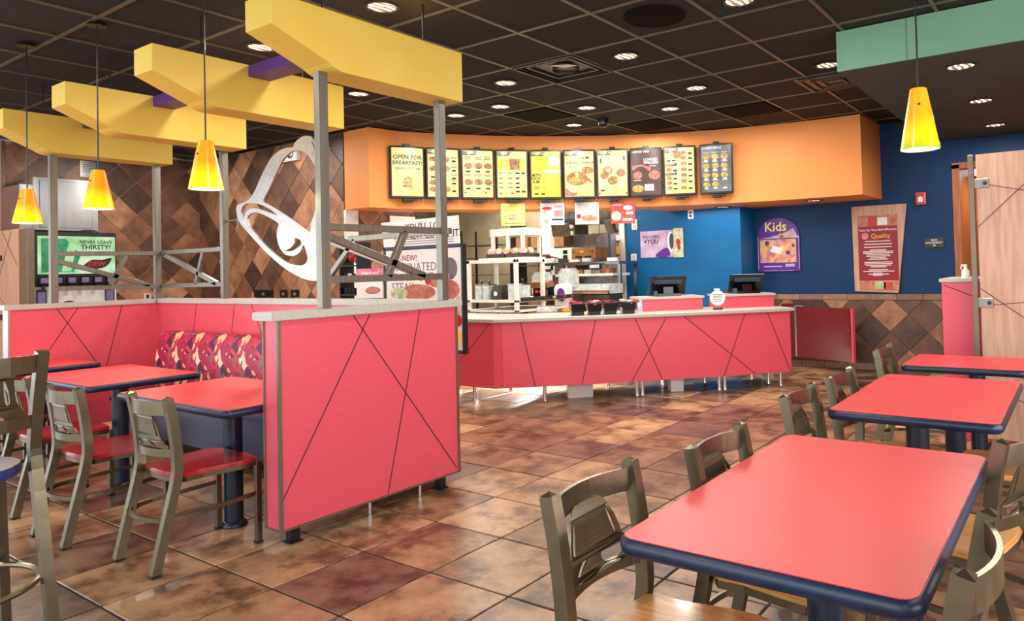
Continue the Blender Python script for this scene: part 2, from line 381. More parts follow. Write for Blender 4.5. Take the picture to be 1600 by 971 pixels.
# ------------------------------------------------------------------ setting: ceiling with lay-in grid
ce = struct(MB().box(-12.5, 1.7, -3, 11.6, CZ+.02, CZ+.14).build('ceiling', 'black'))
TC = .6096; cells = []
for a in range(-20, 14):
    for b in range(-18, 10):
        x = -3.182 - b*TC; y = 3.7513 + a*TC
        if x < -12.5 or x+TC > 1.7 or y < -3 or y+TC > 11.6: continue
        d = inview(x+TC/2, y+TC/2); cells.append((d if d else 999 + abs(x)+abs(y), x, y))
cells.sort()
VENTS = [(-3.182, 4.361), (-4.401, 5.58), (-2.572, 6.8), (-3.792, 6.8), (-1.963, 6.19)]
panel_me = MB().box(.012, TC-.012, .012, TC-.012, .004, .016).mesh('ceiling_panel', 'ceil', bevel=.003, seg=1)
rest = MB()
for i, (d, x, y) in enumerate(cells):
    if any(abs(x-(a-TC)) < .2 and abs(y-b) < .2 for a, b in VENTS[:1]): continue
    if i < 296 and d < 900:
        o = bpy.data.objects.new('ceiling_panel', panel_me); COL.objects.link(o); o.parent = ce; o.location = (x, y, CZ)
    else: rest.box(x+.012, x+TC-.012, y+.012, y+TC-.012, CZ+.004, CZ+.016)
o = rest.build('distant_panels', 'ceil', ce); o['kind'] = 'stuff'
for b in range(-8, 16):
    x = -3.182 - b*TC
    if -12.5 < x < 1.7: MB().box(x-.012, x+.012, -3, 11.6, CZ-.004, CZ+.018).build('grid_bar', 'tbar', ce)
for a in range(-11, 13):
    y = 3.7513 + a*TC
    if -3 < y < 11.6: MB().box(-12.5, 1.7, y-.012, y+.012, CZ-.003, CZ+.017).build('grid_bar', 'tbar', ce)

# ------------------------------------------------------------------ setting: walls with diamond slate
def diamond_wall(wall, T, x0, x1, z0, z1, cx, cz, half=.208):
    """tile pieces on a wall; T maps (x, z, depth) art -> world; half = half diagonal"""
    n = 0
    full = MB().prism([(half-.004, 0), (0, half-.004), (-half+.004, 0), (0, -half+.004)], 0, .008).mesh('tile', 'wtile', bevel=.002, seg=1)
    for i in range(-60, 60):
        for j in range(-40, 40):
            if (i + j) % 2: continue
            px, pz = cx + i*half, cz + j*half
            if px < x0-half or px > x1+half or pz < z0-half or pz > z1+half: continue
            poly = [(px+half-.004, pz), (px, pz+half-.004), (px-half+.004, pz), (px, pz-half+.004)]
            c = clip(poly, x0, x1, z0, z1)
            if len(c) < 3 or area2(c) < .002: continue
            if len(c) == 4 and area2(c) > .98*2*(half-.004)**2:
                o = bpy.data.objects.new('tile', full); COL.objects.link(o); o.parent = wall
                o.matrix_local = T @ Matrix.Translation((px, pz, random.uniform(0, .0015)))
            else:
                MB().prism(c, 0, .008, T).build('tile', 'wtile', wall)
            n += 1
    return n
def row_tiles(wall, T, x0, x1, z0, z1, step, m, depth=.012):
    x = x0
    while x < x1 - .02:
        e = min(x + step, x1); MB().box(x+.002, e-.002, z0+.002, z1-.002, 0, depth, T).build('tile', m, wall, bevel=.002, seg=1); x = e

YT = 5.12; XS = -10.2; YB = 8.93; XK = -6.95
wb = struct(MB().box(XS, XK, YT, YT+.14, 0, CZ).build('wall_back', 'wgrout'))
diamond_wall(wb, FRONT(YT), XS+.01, XK-.04, .05, CZ-.01, -8.47, 1.33)
MB().box(XK-.035, XK+.01, YT-.016, YT+.15, 0, 2.05).build('corner_guard', 'paleshelf', wb, bevel=.003)
wl = struct(MB().box(XS-.14, XS, 1.0, YT+.14, 0, CZ).build('wall_left', 'tan'))
diamond_wall(wl, XFACE(XS), 2.95, YT-.01, .05, CZ-.01, 4.115, 1.33)
MB().box(XS, XS+.02, 2.92, 2.95, 0, CZ).build('edge_trim', 'trimmetal', wl)
wk = struct(MB().box(XK-.14, XK, YT+.14, 6.1, 0, CZ).build('wall_kitchen_side', 'wgrout'))
diamond_wall(wk, XFACE(XK), YT+.15, 6.1, .05, CZ, 5.42, 1.62)
# blue wall with slate wainscot
wB = struct(MB().box(-3.58, -1.17, YB, YB+.14, 0, CZ).box(-1.17, -.15, YB, YB+.14, 2.35, CZ).box(-.15, 1.7, YB, YB+.14, 0, CZ).build('wall_back_blue', 'blue'))
TB = FRONT(YB)
MB().box(-3.58, -1.22, YB-.004, YB, .0, .915).build('grout_bed', 'wgrout', wB)
TB2 = FRONT(YB-.004)
diamond_wall(wB, TB2, -3.58, -1.22, .085, .842, -2.13, .47)
row_tiles(wB, TB2, -3.58, -1.22, .845, .915, .29, 'tilecap')
row_tiles(wB, TB2, -3.58, -1.22, 0, .083, .29, 'tilecap')
wM = struct(MB().box(-5.3, -3.58, 8.45, YB+.14, 0, CZ).build('wall_back_register', 'litblue'))
MB().box(-5.385, -5.3, 8.43, 8.62, 0, 2.25).build('white_jamb', 'paleshelf', wM, bevel=.004)
wKb = struct(MB().box(-11.5, -5.3, 10.4, 10.54, 0, CZ).build('wall_kitchen_back', 'kwall'))
for x in (-10.2, -9.5, -8.8, -8.1, -7.4, -6.7):
    MB().box(x-.35+.006, x+.35-.006, 10.388, 10.4, .1, 2.5).build('wall_panel', 'kwall', wKb, bevel=.003, seg=1)
struct(MB().box(-11.5, -11.36, 5.4, 10.54, 0, CZ).build('wall_kitchen_left', 'kwall'))
struct(MB().box(1.56, 1.7, -3, 9.07, 0, CZ).build('wall_right', 'tan'))
# doorway beyond the wall, timber lined
d1 = struct(MB().box(-1.2, -1.12, YB-.02, YB+.16, 0, 2.38).box(-.2, -.12, YB-.02, YB+.16, 0, 2.38).box(-1.2, -.12, YB-.02, YB+.16, 2.33, 2.4).build('door_1', 'doorwood', bevel=.004))
MB().box(-1.12, -.2, YB+.9, YB+.95, 0, 2.33).build('door_leaf', 'doorwood', d1)
MB().box(-.98, -.9, YB+.86, YB+.9, 0, 1.75).box(-.98, -.3, YB+.86, YB+.9, 1.68, 1.75).build('door_rail', 'doorwood', d1)
struct(MB().box(-1.25, -1.12, YB+.16, YB+1.05, 0, 2.4).build('wall_passage', 'doorwood'))
area('passage_lamp', (-.7, YB+.5, 2.3), .3, .3, 8, (1, .75, .45))

# ------------------------------------------------------------------ setting: menu fascia (curved soffit)
FC = Vector((-2.0743, 3.1384)); FR = 4.97
def fpt(ang, r=FR): a = math.radians(ang); return (FC.x + r*math.cos(a), FC.y + r*math.sin(a))
arc = [fpt(153.6 - k*(153.6-89)/40) for k in range(41)]
arc[0] = (-6.52, 5.10)
outer = [fpt(151 - k*(151-118)/16, FR+.42) for k in range(17)]
poly = [(XK, 5.10)] + arc + [(-1.968, YB), (-4.6, YB)] + outer[::-1] + [(XK, 5.55)]
fa = struct(MB().prism(poly, 2.05, CZ-.006).build('trim_1', 'orange'))
gs = struct(MB().box(-1.4, 1.56, 5.13, YB, 2.657, 2.672).build('trim_2', 'shadegreen'))
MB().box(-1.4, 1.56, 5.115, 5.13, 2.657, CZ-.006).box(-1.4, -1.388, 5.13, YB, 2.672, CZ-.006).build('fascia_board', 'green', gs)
MB().box(-.936, -.932, 5.1125, 5.115, 2.657, CZ-.006).build('board_joint', 'trimmetal', gs)

# ------------------------------------------------------------------ downlights, vents, speaker, camera dome
def downlight(label, x, y, z, lit=True):
    t = thing('downlight', label, 'ceiling light', (x, y, z), 0, 'recessed downlights')
    MB().lathe([(.102, 0), (.102, -.008), (.088, -.01), (.084, 0)], 28).build('trim_ring', 'blackring', t, smooth=True)
    MB().lathe([(.001, -.0025), (.05, -.002), (.085, -.004)], 28, None, False, False).build('reflector', 'lamp', t)
    if lit:
        l = area('lamp', (0, 0, -.03), .14, .14, DL_W, (1, .92, .82), (0, 0, 0), t, 'DISK')
    return t
dls = [(-3.51, 2.865, 'downlight above the front end of the nearest yellow beam'), (-4.115, 4.671, 'downlight left of the open square air vent'),
 (-4.752, 5.309, 'downlight just before the flat dark panel left of centre'), (-5.374, 5.316, 'leftmost downlight in front of the menu fascia, beside a steel post'),
 (-2.876, 4.665, 'downlight right of the open square air vent'), (-4.127, 5.912, 'downlight between the open vent and the dome camera'),
 (-4.737, 6.524, 'downlight left of the black dome camera, near the menu fascia'), (-2.893, 5.908, 'downlight in the row behind the round speaker, right of the dome camera'),
 (-3.493, 6.507, 'downlight directly before the dark panel right of the dome camera'), (-4.124, 7.156, 'downlight nearest the middle of the menu fascia, right of the dome camera'),
 (-2.895, 7.154, 'downlight between the two dark flat panels by the right half of the fascia'), (-1.699, 5.927, 'downlight half hidden by the green soffit corner'),
 (-5.384, 4.112, 'downlight behind the yellow beam end, above the orange fascia corner'), (-4.8, 2.849, 'downlight half hidden behind the tip of the nearest yellow beam'),
 (-1.711, 4.127, 'downlight at the top edge of the frame, right of the round speaker')]
for x, y, lb in dls: downlight(lb, x, y, CZ)
for x, y in ((-7.7, 4.35), (-9.0, 3.9), (-1.7, 1.6), (-5.0, .6), (-7.2, .8), (-8.4, 2.3), (-6.0, -1.2), (-2.5, -1.2)): area('ceiling_lamp_out_of_view', (x, y, CZ-.05), .14, .14, DL_W*1.5, (1, .92, .82), (0,0,0), None, 'DISK')
for (x, y), lb in zip(((-.662, 5.52), (-.678, 6.836), (-.688, 8.179)), ('nearest downlight in the green soffit', 'middle downlight in the green soffit', 'farthest downlight in the green soffit, by the blue wall')):
    downlight(lb, x, y, 2.657)
for (x, y), lb in zip(((-3.747, 8.321), (-2.611, 8.382)), ('downlight under the orange fascia above the left register', 'downlight under the orange fascia above the kids poster')):
    downlight(lb, x, y, 2.05, False)

t = thing('air_diffuser', 'open square air vent with nested frames and exposed duct', 'vent', (-3.182-TC/2, 4.361+TC/2, CZ))
for k, hw in enumerate((.29, .21, .14)):
    m_ = MB(); z0 = .0 + k*.015
    for s in (-1, 1):
        m_.box(-hw, hw, s*hw-.012, s*hw+.012, z0-.012, z0+.004); m_.box(s*hw-.012, s*hw+.012, -hw, hw, z0-.012, z0+.004)
    m_.build('frame', 'steeldark' if k else 'black', t, bevel=.002, seg=1)
MB().box(-.3, .3, -.3, .3, .05, .06).build('back_plate', 'matblack', t)
MB().lathe([(.11, 0), (.11, .05)], 20, Matrix.Translation((.0, .04, 0)), False, False).build('duct_ring', 'steeldark', t, smooth=True)
MB().prism([(-.02, -.16), (.12, -.1), (.16, -.02), (.04, -.03)], .0, .01).build('reflector_flap', 'steel', t)
for (x, y), lb in zip(VENTS[1:4], ('flat dark ceiling vent panel left of the dome camera', 'flat dark ceiling vent panel farthest right, near the fascia end', 'flat dark ceiling vent panel right of the dome camera')):
    tag(MB().box(x-TC+.03, x-.03, y+.03, y+TC-.03, CZ-.012, CZ+.006).build('ceiling_vent', 'matblack', bevel=.004), lb, 'vent', 'flat vent panels')
t = thing('air_diffuser', 'square vent with stepped frames beside the green soffit', 'vent', (-1.80, 6.50, CZ-.002))
MB().box(-.29, .29, -.29, .29, -.006, 0).build('back_plate', 'black', t)
for hw in (.25, .17, .09):
    m_ = MB()
    for s in (-1, 1): m_.box(-hw, hw, s*hw-.009, s*hw+.009, -.02, -.006).box(s*hw-.009, s*hw+.009, -hw, hw, -.02, -.006)
    m_.build('frame', 'steeldark', t)
t = thing('ceiling_speaker', 'round black speaker grille in the ceiling', 'speaker', (-2.266, 4.047, CZ))
MB().lathe([(.2, 0), (.2, -.008), (.19, -.012)], 36).build('rim', 'matblack', t, smooth=True)
MB().lathe([(.19, -.013), (.001, -.016)], 36).build('grille', 'matblack', t)
t = thing('security_camera', 'black dome camera hanging under the ceiling grid', 'camera', (-4.314, 6.481, CZ))
MB().lathe([(.062, 0), (.062, -.035), (.055, -.04)], 24).build('base', 'black', t, smooth=True)
MB().lathe([(.052, -.04), (.05, -.065), (.036, -.09), (.001, -.1)], 24).build('dome', 'blackgloss', t, smooth=True)

# ------------------------------------------------------------------ booth enclosure: three low red walls
PT = 1.135
def grooves(fn, lst, face, parent_off=None, w=.003):
    for a, b in lst:
        q = MB(); groove(q, face, a, b, w); fn(q, 'groove', 'groove')
def groove(m_, face, a, b, w=.003):
    """thin inlay line a->b (u,z) on a face; face maps (u,z,depth)"""
    (u0, z0), (u1, z1) = a, b; d = Vector((u1-u0, z1-z0)).normalized(); n = Vector((-d.y, d.x))*w
    m_.prism([(u0-n.x, z0-n.y), (u1-n.x, z1-n.y), (u1+n.x, z1+n.y), (u0+n.x, z0+n.y)], 0, .0012, face)
bw = thing('booth_wall', 'large red low wall nearest the aisle with crossing dark grooves and two steel posts', 'wall panel', (-3.28, 2.55, 0), 0, 'low red booth walls')
T0 = Matrix.Translation((3.28, -2.55, 0))
def bw_part(mb, *a, **k): return MB().add(mb.v, mb.f, T0).build(*a, **k)
bw_part(MB().box(-3.335, -3.212, 1.97, 3.145, .09, 1.095), 'panel', 'red', bw, bevel=.003, seg=1)
bw_part(MB().box(-3.36, -3.185, 1.925, 3.17, 1.095, 1.135), 'cap', 'capstone', bw, bevel=.004)
grooves(lambda q, n_, m__: bw_part(q, n_, m__, bw), (((2.50, 1.09), (1.98, .235)), ((2.395, 1.09), (3.12, .11)), ((2.85, 1.09), (2.60, .1))), XFACE(-3.2115))
bw_part(MB().box(-3.222, -3.206, 1.964, 1.98, .085, 1.095).box(-3.342, -3.328, 1.964, 1.98, .085, 1.095).box(-3.222, -3.206, 3.13, 3.146, .085, 1.095).box(-3.338, -3.208, 1.966, 3.146, .083, .092), 'edge_trim', 'trimmetal', bw)
for y in (2.09, 3.06):
    bw_part(MB().box(-3.30, -3.25, y-.045, y+.005, .01, .09).box(-3.31, -3.24, y-.055, y+.015, 0, .01), 'foot', 'black', bw, bevel=.003)
for y in (2.5, 2.85):
    bw_part(MB().lathe([(.013, 0), (.013, .012), (.010, .014), (.010, .09)], 12, Matrix.Translation((-3.24, y, 0))), 'leveller', 'chrome', bw, smooth=True)
def post(x, y, nm='post'): return MB().box(x-.026, x+.026, y-.026, y+.026, 1.135, 2.372)
for y in (2.27, 3.10): bw_part(post(-3.28, y), 'post', 'steelpost', bw, bevel=.003)
def bars(lst, T):
    """flat steel bars in a (u,z) plane, T maps to world"""
    out = []
    for (u0, z0), (u1, z1) in lst:
        d = Vector((u1-u0, z1-z0)).normalized(); n = Vector((-d.y, d.x))*.019
        out.append(MB().prism([(u0-n.x, z0-n.y), (u1-n.x, z1-n.y), (u1+n.x, z1+n.y), (u0+n.x, z0+n.y)], -.016, .016, T))
    return out
for q in bars([((2.29, 1.56), (3.08, 1.563)), ((2.29, 1.284), (3.08, 1.283)), ((2.29, 1.515), (2.95, 1.29)), ((2.81, 1.55), (2.68, 1.29))], XFACE(-3.28)):
    bw_part(q, 'lattice_bar', 'steelpost', bw, bevel=.002, seg=1)
# back wall of the booth
bb = thing('booth_wall', 'red low wall behind the patterned booth seat with lattice bars and a bell cut-out', 'wall panel', (-5.2, 3.2, 0), 0, 'low red booth walls')
T1 = Matrix.Translation((5.2, -3.2, 0))
def bb_part(mb, *a, **k): return MB().add(mb.v, mb.f, T1).build(*a, **k)
bb_part(MB().box(-7.05, -3.345, 3.15, 3.25, .09, 1.095), 'panel', 'red', bb)
bb_part(MB().box(-7.14, -3.365, 3.125, 3.275, 1.095, 1.135), 'cap', 'capstone', bb, bevel=.004)
grooves(lambda q, n_, m__: bb_part(q, n_, m__, bb), (((-6.35, 1.09), (-6.5, .5)), ((-5.75, 1.09), (-5.85, .6)), ((-5.5, 1.09), (-5.2, .6)), ((-4.0, 1.09), (-3.8, .6))), FRONT(3.1495))
bb_part(post(-5.98, 3.2), 'post', 'steelpost', bb, bevel=.003)
for q in bars([((-7.05, 1.555), (-5.98, 1.551)), ((-7.05, 1.25), (-5.98, 1.255)), ((-7.0, 1.535), (-6.1, 1.26)), ((-6.32, 1.54), (-6.45, 1.26)),
               ((-4.32, 1.56), (-3.31, 1.568)), ((-4.55, 1.28), (-3.31, 1.28)), ((-4.55, 1.30), (-4.25, 1.55)), ((-4.55, 1.555), (-3.58, 1.29))], FRONT(3.2)):
    bb_part(q, 'lattice_bar', 'steelpost', bb, bevel=.002, seg=1)
for x in (-6.4, -4.6): bb_part(MB().box(x-.03, x+.03, 3.17, 3.23, 0, .09), 'foot', 'black', bb)
# bell-shaped cut-out: outline traced in metres on the wall's own plane (x, z)
def bz(lst): return [(-5.8735 + (p[0]-402)*.00256, 0) for p in lst]
BX = lambda u: -5.76 + (u-437)*(1.139/423)
def BZ(u, v):   # slight foreshortening along the wall
    return 2.357 - (v-25)*(1.085/770) + (u-437)*(.0)
def bl(lst): return smooth_loop([(BX(u), BZ(u, v)) for u, v in lst])
bell_out = [(442,405),(437,365),(450,345),(480,336),(512,320),(540,278),(570,212),(600,152),(630,107),(665,80),(700,70),(735,72),(742,56),(762,36),(790,26),(815,33),(833,62),(843,100),(848,150),(860,200),(868,250),(874,350),(878,450),(878,600),(876,720),(872,790),(830,797),(790,790),(740,765),(680,720),(610,650),(540,565),(490,500),(455,450)]
h_body = [(582,342),(612,285),(650,200),(680,140),(700,117),(735,95),(768,100),(800,125),(830,180),(845,220),(848,300),(840,400),(820,480),(805,542),(780,520),(700,442),(650,397),(605,362)]
h_lip = [(466,425),(464,382),(482,352),(520,346),(570,362),(620,396),(652,430),(618,414),(570,390),(530,377),(500,382),(485,402),(478,432),(478,466)]
h_mouth = [(498,440),(502,418),(522,405),(552,404),(600,431),(640,460),(660,482),(652,512),(650,555),(660,600),(680,640),(702,656),(735,660),(763,640),(778,607),(790,640),(796,680),(782,708),(750,712),(700,695),(640,645),(580,580),(530,510),(505,470)]
h_clap = [(740,566),(736,592),(716,618),(692,629),(718,634),(748,620),(768,600),(764,580),(752,570)]
h_knob = [(822,58),(830,88),(832,120),(822,140),(836,120),(838,90)]
vs, fs = sheet([bl(bell_out), bl(h_body), bl(h_lip), bl(h_mouth), bl(h_clap), bl(h_knob)], .008)
bb_part(MB().add(vs, fs, FRONT(3.19)), 'bell_cutout', 'bellmetal', bb)['label'] = 'pale metal bell-shaped cut-out with a clapper'
bb_part(MB().box(-5.96, -5.745, 3.198, 3.214, 1.78, 1.79).box(-5.78, -5.755, 3.196, 3.216, 1.72, 1.92), 'bracket', 'trimmetal', bb)
# left wall of the booth
bl_ = thing('booth_wall', 'red low wall at the far left in front of the drinks machine', 'wall panel', (-7.07, 2.6, 0), 0, 'low red booth walls')
T2 = Matrix.Translation((7.07, -2.6, 0))
def bl_part(mb, *a, **k): return MB().add(mb.v, mb.f, T2).build(*a, **k)
bl_part(MB().box(-7.13, -7.03, 2.06, 3.15, .09, 1.095), 'panel', 'red', bl_)
bl_part(MB().box(-7.155, -7.005, 2.02, 3.12, 1.095, 1.135), 'cap', 'capstone', bl_, bevel=.004)
grooves(lambda q, n_, m__: bl_part(q, n_, m__, bl_), (((2.37, 1.09), (2.72, .5)), ((2.52, 1.09), (2.22, .6)), ((2.85, 1.09), (2.72, .55))), XFACE(-7.0295))
bl_part(MB().box(-7.135, -7.025, 2.045, 2.06, .085, 1.095), 'edge_trim', 'bellmetal', bl_)
for y in (2.37, 3.17): bl_part(post(-7.09, y), 'post', 'steelpost', bl_, bevel=.003)
for q in bars([((2.39, 1.544), (3.15, 1.552)), ((2.39, 1.256), (3.15, 1.246)), ((2.39, 1.485), (3.1, 1.26)), ((2.91, 1.53), (2.79, 1.27))], XFACE(-7.09)):
    bl_part(q, 'lattice_bar', 'steelpost', bl_, bevel=.002, seg=1)
for y in (2.2, 3.0): bl_part(MB().box(-7.11, -7.05, y-.03, y+.03, 0, .09), 'foot', 'black', bl_)

# ------------------------------------------------------------------ yellow beams and purple cross bars
names = ['nearest yellow kinked beam on two steel posts above the large red wall', 'second yellow kinked beam from the right, behind the middle pendant lamp', 'third yellow kinked beam from the right', 'farthest yellow kinked beam, above the drinks machine']
for i, xf in enumerate((-3.19, -4.43, -5.72, -6.96)):
    t = thing('ceiling_beam', names[i], 'beam', (xf-.11, 2.6, 2.37), 0, 'yellow kinked beams')
    prof = [(3.215 if i == 0 else 3.255, 2.37)] + [(2.36 - k*.025, 2.37 + .0022*k*k) for k in range(0, 5)] + [(1.945 + i*.02, 2.525), (1.945 + i*.02, 2.68), (3.215 if i == 0 else 3.255, 2.68)]
    MB().prism([(y-2.6, z-2.37) for y, z in prof], 0, .225, Matrix(((0,0,1,-.115),(1,0,0,0),(0,1,0,0),(0,0,0,1)))).build('beam', 'yellow', t, bevel=.0025, seg=1)
    for k, yy in enumerate((2.3, 3.0)):
        MB().lathe([(.006, .31), (.006, .58)], 8, Matrix.Translation((0, yy-2.6, 0))).build('hanger_rod', 'black', t)
for i, (xa, xb) in enumerate(((-4.43, -3.415), (-5.72, -4.655), (-6.96, -5.945))):
    tag(MB().box(xa, xb, 2.54, 2.69, 2.602, 2.676).build('cross_bar', 'purple', bevel=.002, seg=1), ('purple bar linking the two nearest yellow beams', 'purple bar between the second and third yellow beams', 'purple bar between the two farthest yellow beams')[i], 'beam', 'purple cross bars')

# ------------------------------------------------------------------ pendant lamps
def pendant(label, x, y, z0, z1, mshade, top=CZ, power=PEND_W):
    t = thing('pendant_lamp', label, 'pendant lamp', (x, y, z0), 0, 'cone pendant lamps')
    h = z1 - z0; r0 = .085; r1 = .036
    sh = MB().lathe([(r0-.004, .0), (r0, .0), (r1, h), (r1-.006, h+.004), (.004, h+.006)], 40, None, False, True).build('shade', mshade, t, smooth=True)
    MB().lathe([(.001, .03), (r0-.012, .022), (r0-.005, .002)], 40, None, False, False).build('lit_opening', 'shadein', t)
    a = .9*PI; hz = h*.72; rr = r0 + (r1-r0)*.72
    MB().ball((rr*math.cos(-1.35), rr*math.sin(-1.35), hz), .006, .006, .006).build('screw', 'black', t)
    MB().lathe([(.0042, h), (.0042, top-z0)], 10).build('cord', 'black', t)
    MB().lathe([(.055, top-z0-.02), (.05, top-z0-.004)], 20).build('canopy', 'black', t)
    area('lamp', (0, 0, -.01), .12, .12, power, (1, .85, .5), (0, 0, 0), t, 'DISK')
pendant('lime green cone pendant lamp on the right, in front of the blue wall', -.60, 3.515, 1.812, 2.09, 'shadelime')
pendant('yellow cone pendant lamp in front of the bell cut-out side, largest on the left', -3.85, 1.967, 1.78, 2.035, 'shade')
pendant('orange and yellow cone pendant lamp second from the left, beside the drinks machine hood', -5.15, 1.962, 1.763, 2.006, 'shade')
pendant('leftmost orange and yellow cone pendant lamp', -5.953, 1.845, 1.714, 1.942, 'shade')

# ------------------------------------------------------------------ tables
TZ = .68
def table(label, x0, x1, y0, y1, peds, rnd=.05, cross=False):
    cx, cy = (x0+x1)/2, (y0+y1)/2
    t = thing('dining_table', label, 'table', (cx, cy, 0), 0, 'red tables')
    hx, hy = (x1-x0)/2 + .014, (y1-y0)/2 + .014
    MB().prism(rrect(-hx+.012, hx-.012, -hy+.012, hy-.012, rnd-.012, 6), TZ-.03, TZ).build('tabletop', 'redtop', t)
    ring = rrect(-hx+.014, hx-.014, -hy+.014, hy-.014, rnd-.014, 6)
    MB().sweep([(x, y, TZ-.021) for x, y in ring], .028, .040, closed=True, round_=10).build('edge_band', 'navy', t, smooth=True)
    for px, py in peds:
        pd = MB().lathe([(.046, .03), (.046, TZ-.05), (.075, TZ-.045), (.075, TZ-.03)], 24, Matrix.Translation((px-cx, py-cy, 0))).build('pedestal', 'pedestal', t, smooth=True)
        m_ = MB()
        if cross:
            for a in range(4): m_.box(-.03, .26, -.025, .025, .0, .025, Matrix.Translation((px-cx, py-cy, 0)) @ Matrix.Rotation(a*PI/2 + PI/4, 4, 'Z'))
        else: m_.lathe([(.065, 0), (.065, .012), (.05, .03)], 24, Matrix.Translation((px-cx, py-cy, 0)))
        m_.build('base', 'pedestal', pd, bevel=.004, seg=1)
        MB().box(px-cx-.16, px-cx+.16, py-cy-.03, py-cy+.03, TZ-.045, TZ-.03).build('bracket', 'pedestal', t)
    return t
table('nearest red rectangular table on the right with a dark blue rounded edge', -.918, -.275, 1.405, 2.55, ((-.56, 1.79),))
table('red rectangular table behind the nearest right table', -.920, -.280, 3.06, 4.17, ((-.60, 3.225), (-.56, 3.95)))
table('small square red table farthest right, before the maple partition', -.925, -.285, 4.575, 5.14, ((-.555, 4.86),), .045, True)
table('red table beside the inner face of the large red wall in the booth', -4.50, -3.375, 1.80, 2.45, ((-3.765, 2.045),), .04)
table('middle red table in the booth on the left', -5.955, -4.935, 1.82, 2.46, ((-5.12, 2.06),), .04)
table('farthest left red table against the left low wall', -6.995, -6.36, 1.86, 2.42, ((-6.68, 2.14),), .04)

# ------------------------------------------------------------------ booth bench
t = thing('booth_bench', 'built-in booth bench with patterned fabric back and plum vinyl seat', 'bench', (-5.0, 2.9, 0))
TT = Matrix.Translation((5.0, -2.9, 0))
def bp(mb, *a, **k): return MB().add(mb.v, mb.f, TT).build(*a, **k)
bp(MB().box(-6.62, -3.37, 2.66, 3.08, .08, .30), 'base', 'vinyl', t)
bp(MB().box(-6.64, -3.36, 2.58, 2.98, .30, .40), 'seat_cushion', 'vinyl', t, bevel=.035, seg=4)
prof = [(2.93, .40), (2.90, .46), (2.93, .66), (2.96, .80), (2.985, .85), (3.03, .865), (3.07, .84), (3.09, .40)]
bp(MB().prism([(y, z) for y, z in prof], -6.60, -3.37, Matrix(((0,0,1,0),(1,0,0,0),(0,1,0,0),(0,0,0,1)))), 'backrest', 'uphol', t, smooth=True)
bp(MB().box(-6.62, -3.37, 3.09, 3.14, .08, .8), 'back_panel', 'vinyl', t)

# ------------------------------------------------------------------ chairs
def py(z):    # rear post centre line
    pts = [(0, -.27), (.2, -.225), (.4, -.178), (.5, -.172), (.65, -.188), (.79, -.215)]
    for (a, ya), (b, yb) in zip(pts, pts[1:]):
        if z <= b: return ya + (yb-ya)*(z-a)/(b-a)
    return pts[-1][1]
def arcy(u, z, bulge=.045): return py(z) - bulge*(1 - (u/.18)**2)
def chair(seat_mat, label, group):
    t = thing('dining_chair', label, 'chair', (0, 0, 0), 0, group)
    for s in (-1, 1):
        path = smooth_path([(s*.178, y, z) for z, y in ((0.008, -.27), (.2, -.225), (.4, -.178), (.5, -.172), (.65, -.188), (.772, -.211))], 4)
        rl = MB().sweep(path, .034, .038, (0, 1, 0)).add([(s*.178+a, -.2115+b, .771) for a, b in ((-.016, -.018), (.016, -.018), (.016, .018), (-.016, .018))] + [(s*.178, -.2125, .783)], [(0,1,4),(1,2,4),(2,3,4),(3,0,4)]).build('rear_leg', 'chair', t)
        MB().box(s*.178-.017, s*.178+.017, -.29, -.25, 0, .012).build('foot_glide', 'glide', rl)
        lg = MB().box(s*.186-.013, s*.186+.013, .185, .213, .008, .40).build('front_leg', 'chair', t, bevel=.002, seg=1)
        MB().box(s*.186-.015, s*.186+.015, .183, .215, 0, .012).build('foot_glide', 'glide', lg)
    us = [-.17 + .34*k/12 for k in range(13)]
    MB().sweep([(u, arcy(u, .725), .725) for u in us], .011, .062).build('top_rail', 'chair', t)
    MB().sweep([(u, arcy(u, .52), .52) for u in us], .011, .036).build('lower_rail', 'chair', t)
    W, z0, z1 = .165, .532, .70
    f = lambda lst: smooth_loop([(u*W, z0 + (z1-z0)*v) for u, v in lst], 3)
    outl = [(-.32, 1.04), (.32, 1.04), (.46, .88), (.58, .66), (.63, .42), (.70, .22), (.86, .02), (.4, -.06), (-.4, -.06), (-.8, .0), (-.90, .14), (-.86, .28), (-.72, .38), (-.66, .55), (-.54, .80)]
    holes = [[(-.47, .80), (-.43, .84), (-.48, .62), (-.57, .42), (-.60, .46)], [(.42, .86), (.50, .66), (.55, .42), (.50, .38), (.46, .56)],
             [(-.74, .20), (-.46, .24), (-.22, .21), (-.24, .09), (-.40, .03), (-.66, .06)], [(.12, .24), (.30, .22), (.46, .09), (.38, .06), (.26, .14)]]
    vs, fs = sheet([f(outl)] + [f(h) for h in holes], .002)
    MB().add([(x, arcy(x, y, .04) - z, y) for x, y, z in vs], fs).build('back_panel', 'chair', t)
    ol = [(.156, -.165), (.180, -.06), (.206, .08), (.208, .15), (.19, .192), (.12, .208), (0, .212)]
    seat = ol + [(-x, y) for x, y in ol[-2::-1]]
    sl = smooth_loop([(x, y) for x, y in seat], 3)
    MB().prism([(x, y) for x, y in sl], .402, .424).build('seat', seat_mat, t, bevel=.006, smooth=True)
    MB().sweep([(x*.96, y*.96, .393) for x, y in sl], .012, .020, closed=True).build('seat_frame', 'chair', t)
    ring = smooth_path([(.186, .19, .245), (.196, .02, .238), (.196, -.15, .232), (.14, -.235, .23), (0, -.262, .23), (-.14, -.235, .23), (-.196, -.15, .232), (-.196, .02, .238), (-.186, .19, .245)], 4)
    MB().sweep(ring, .010, .020).build('stretcher', 'chair', t)
    return t
GR = 'maple seated chairs at the right tables'; GL = 'red seated chairs along the booth tables'
c0 = chair('redseat', 'red seated bronze chair beside the large red wall', GL)
c0.location = (-3.60, 1.775, 0)
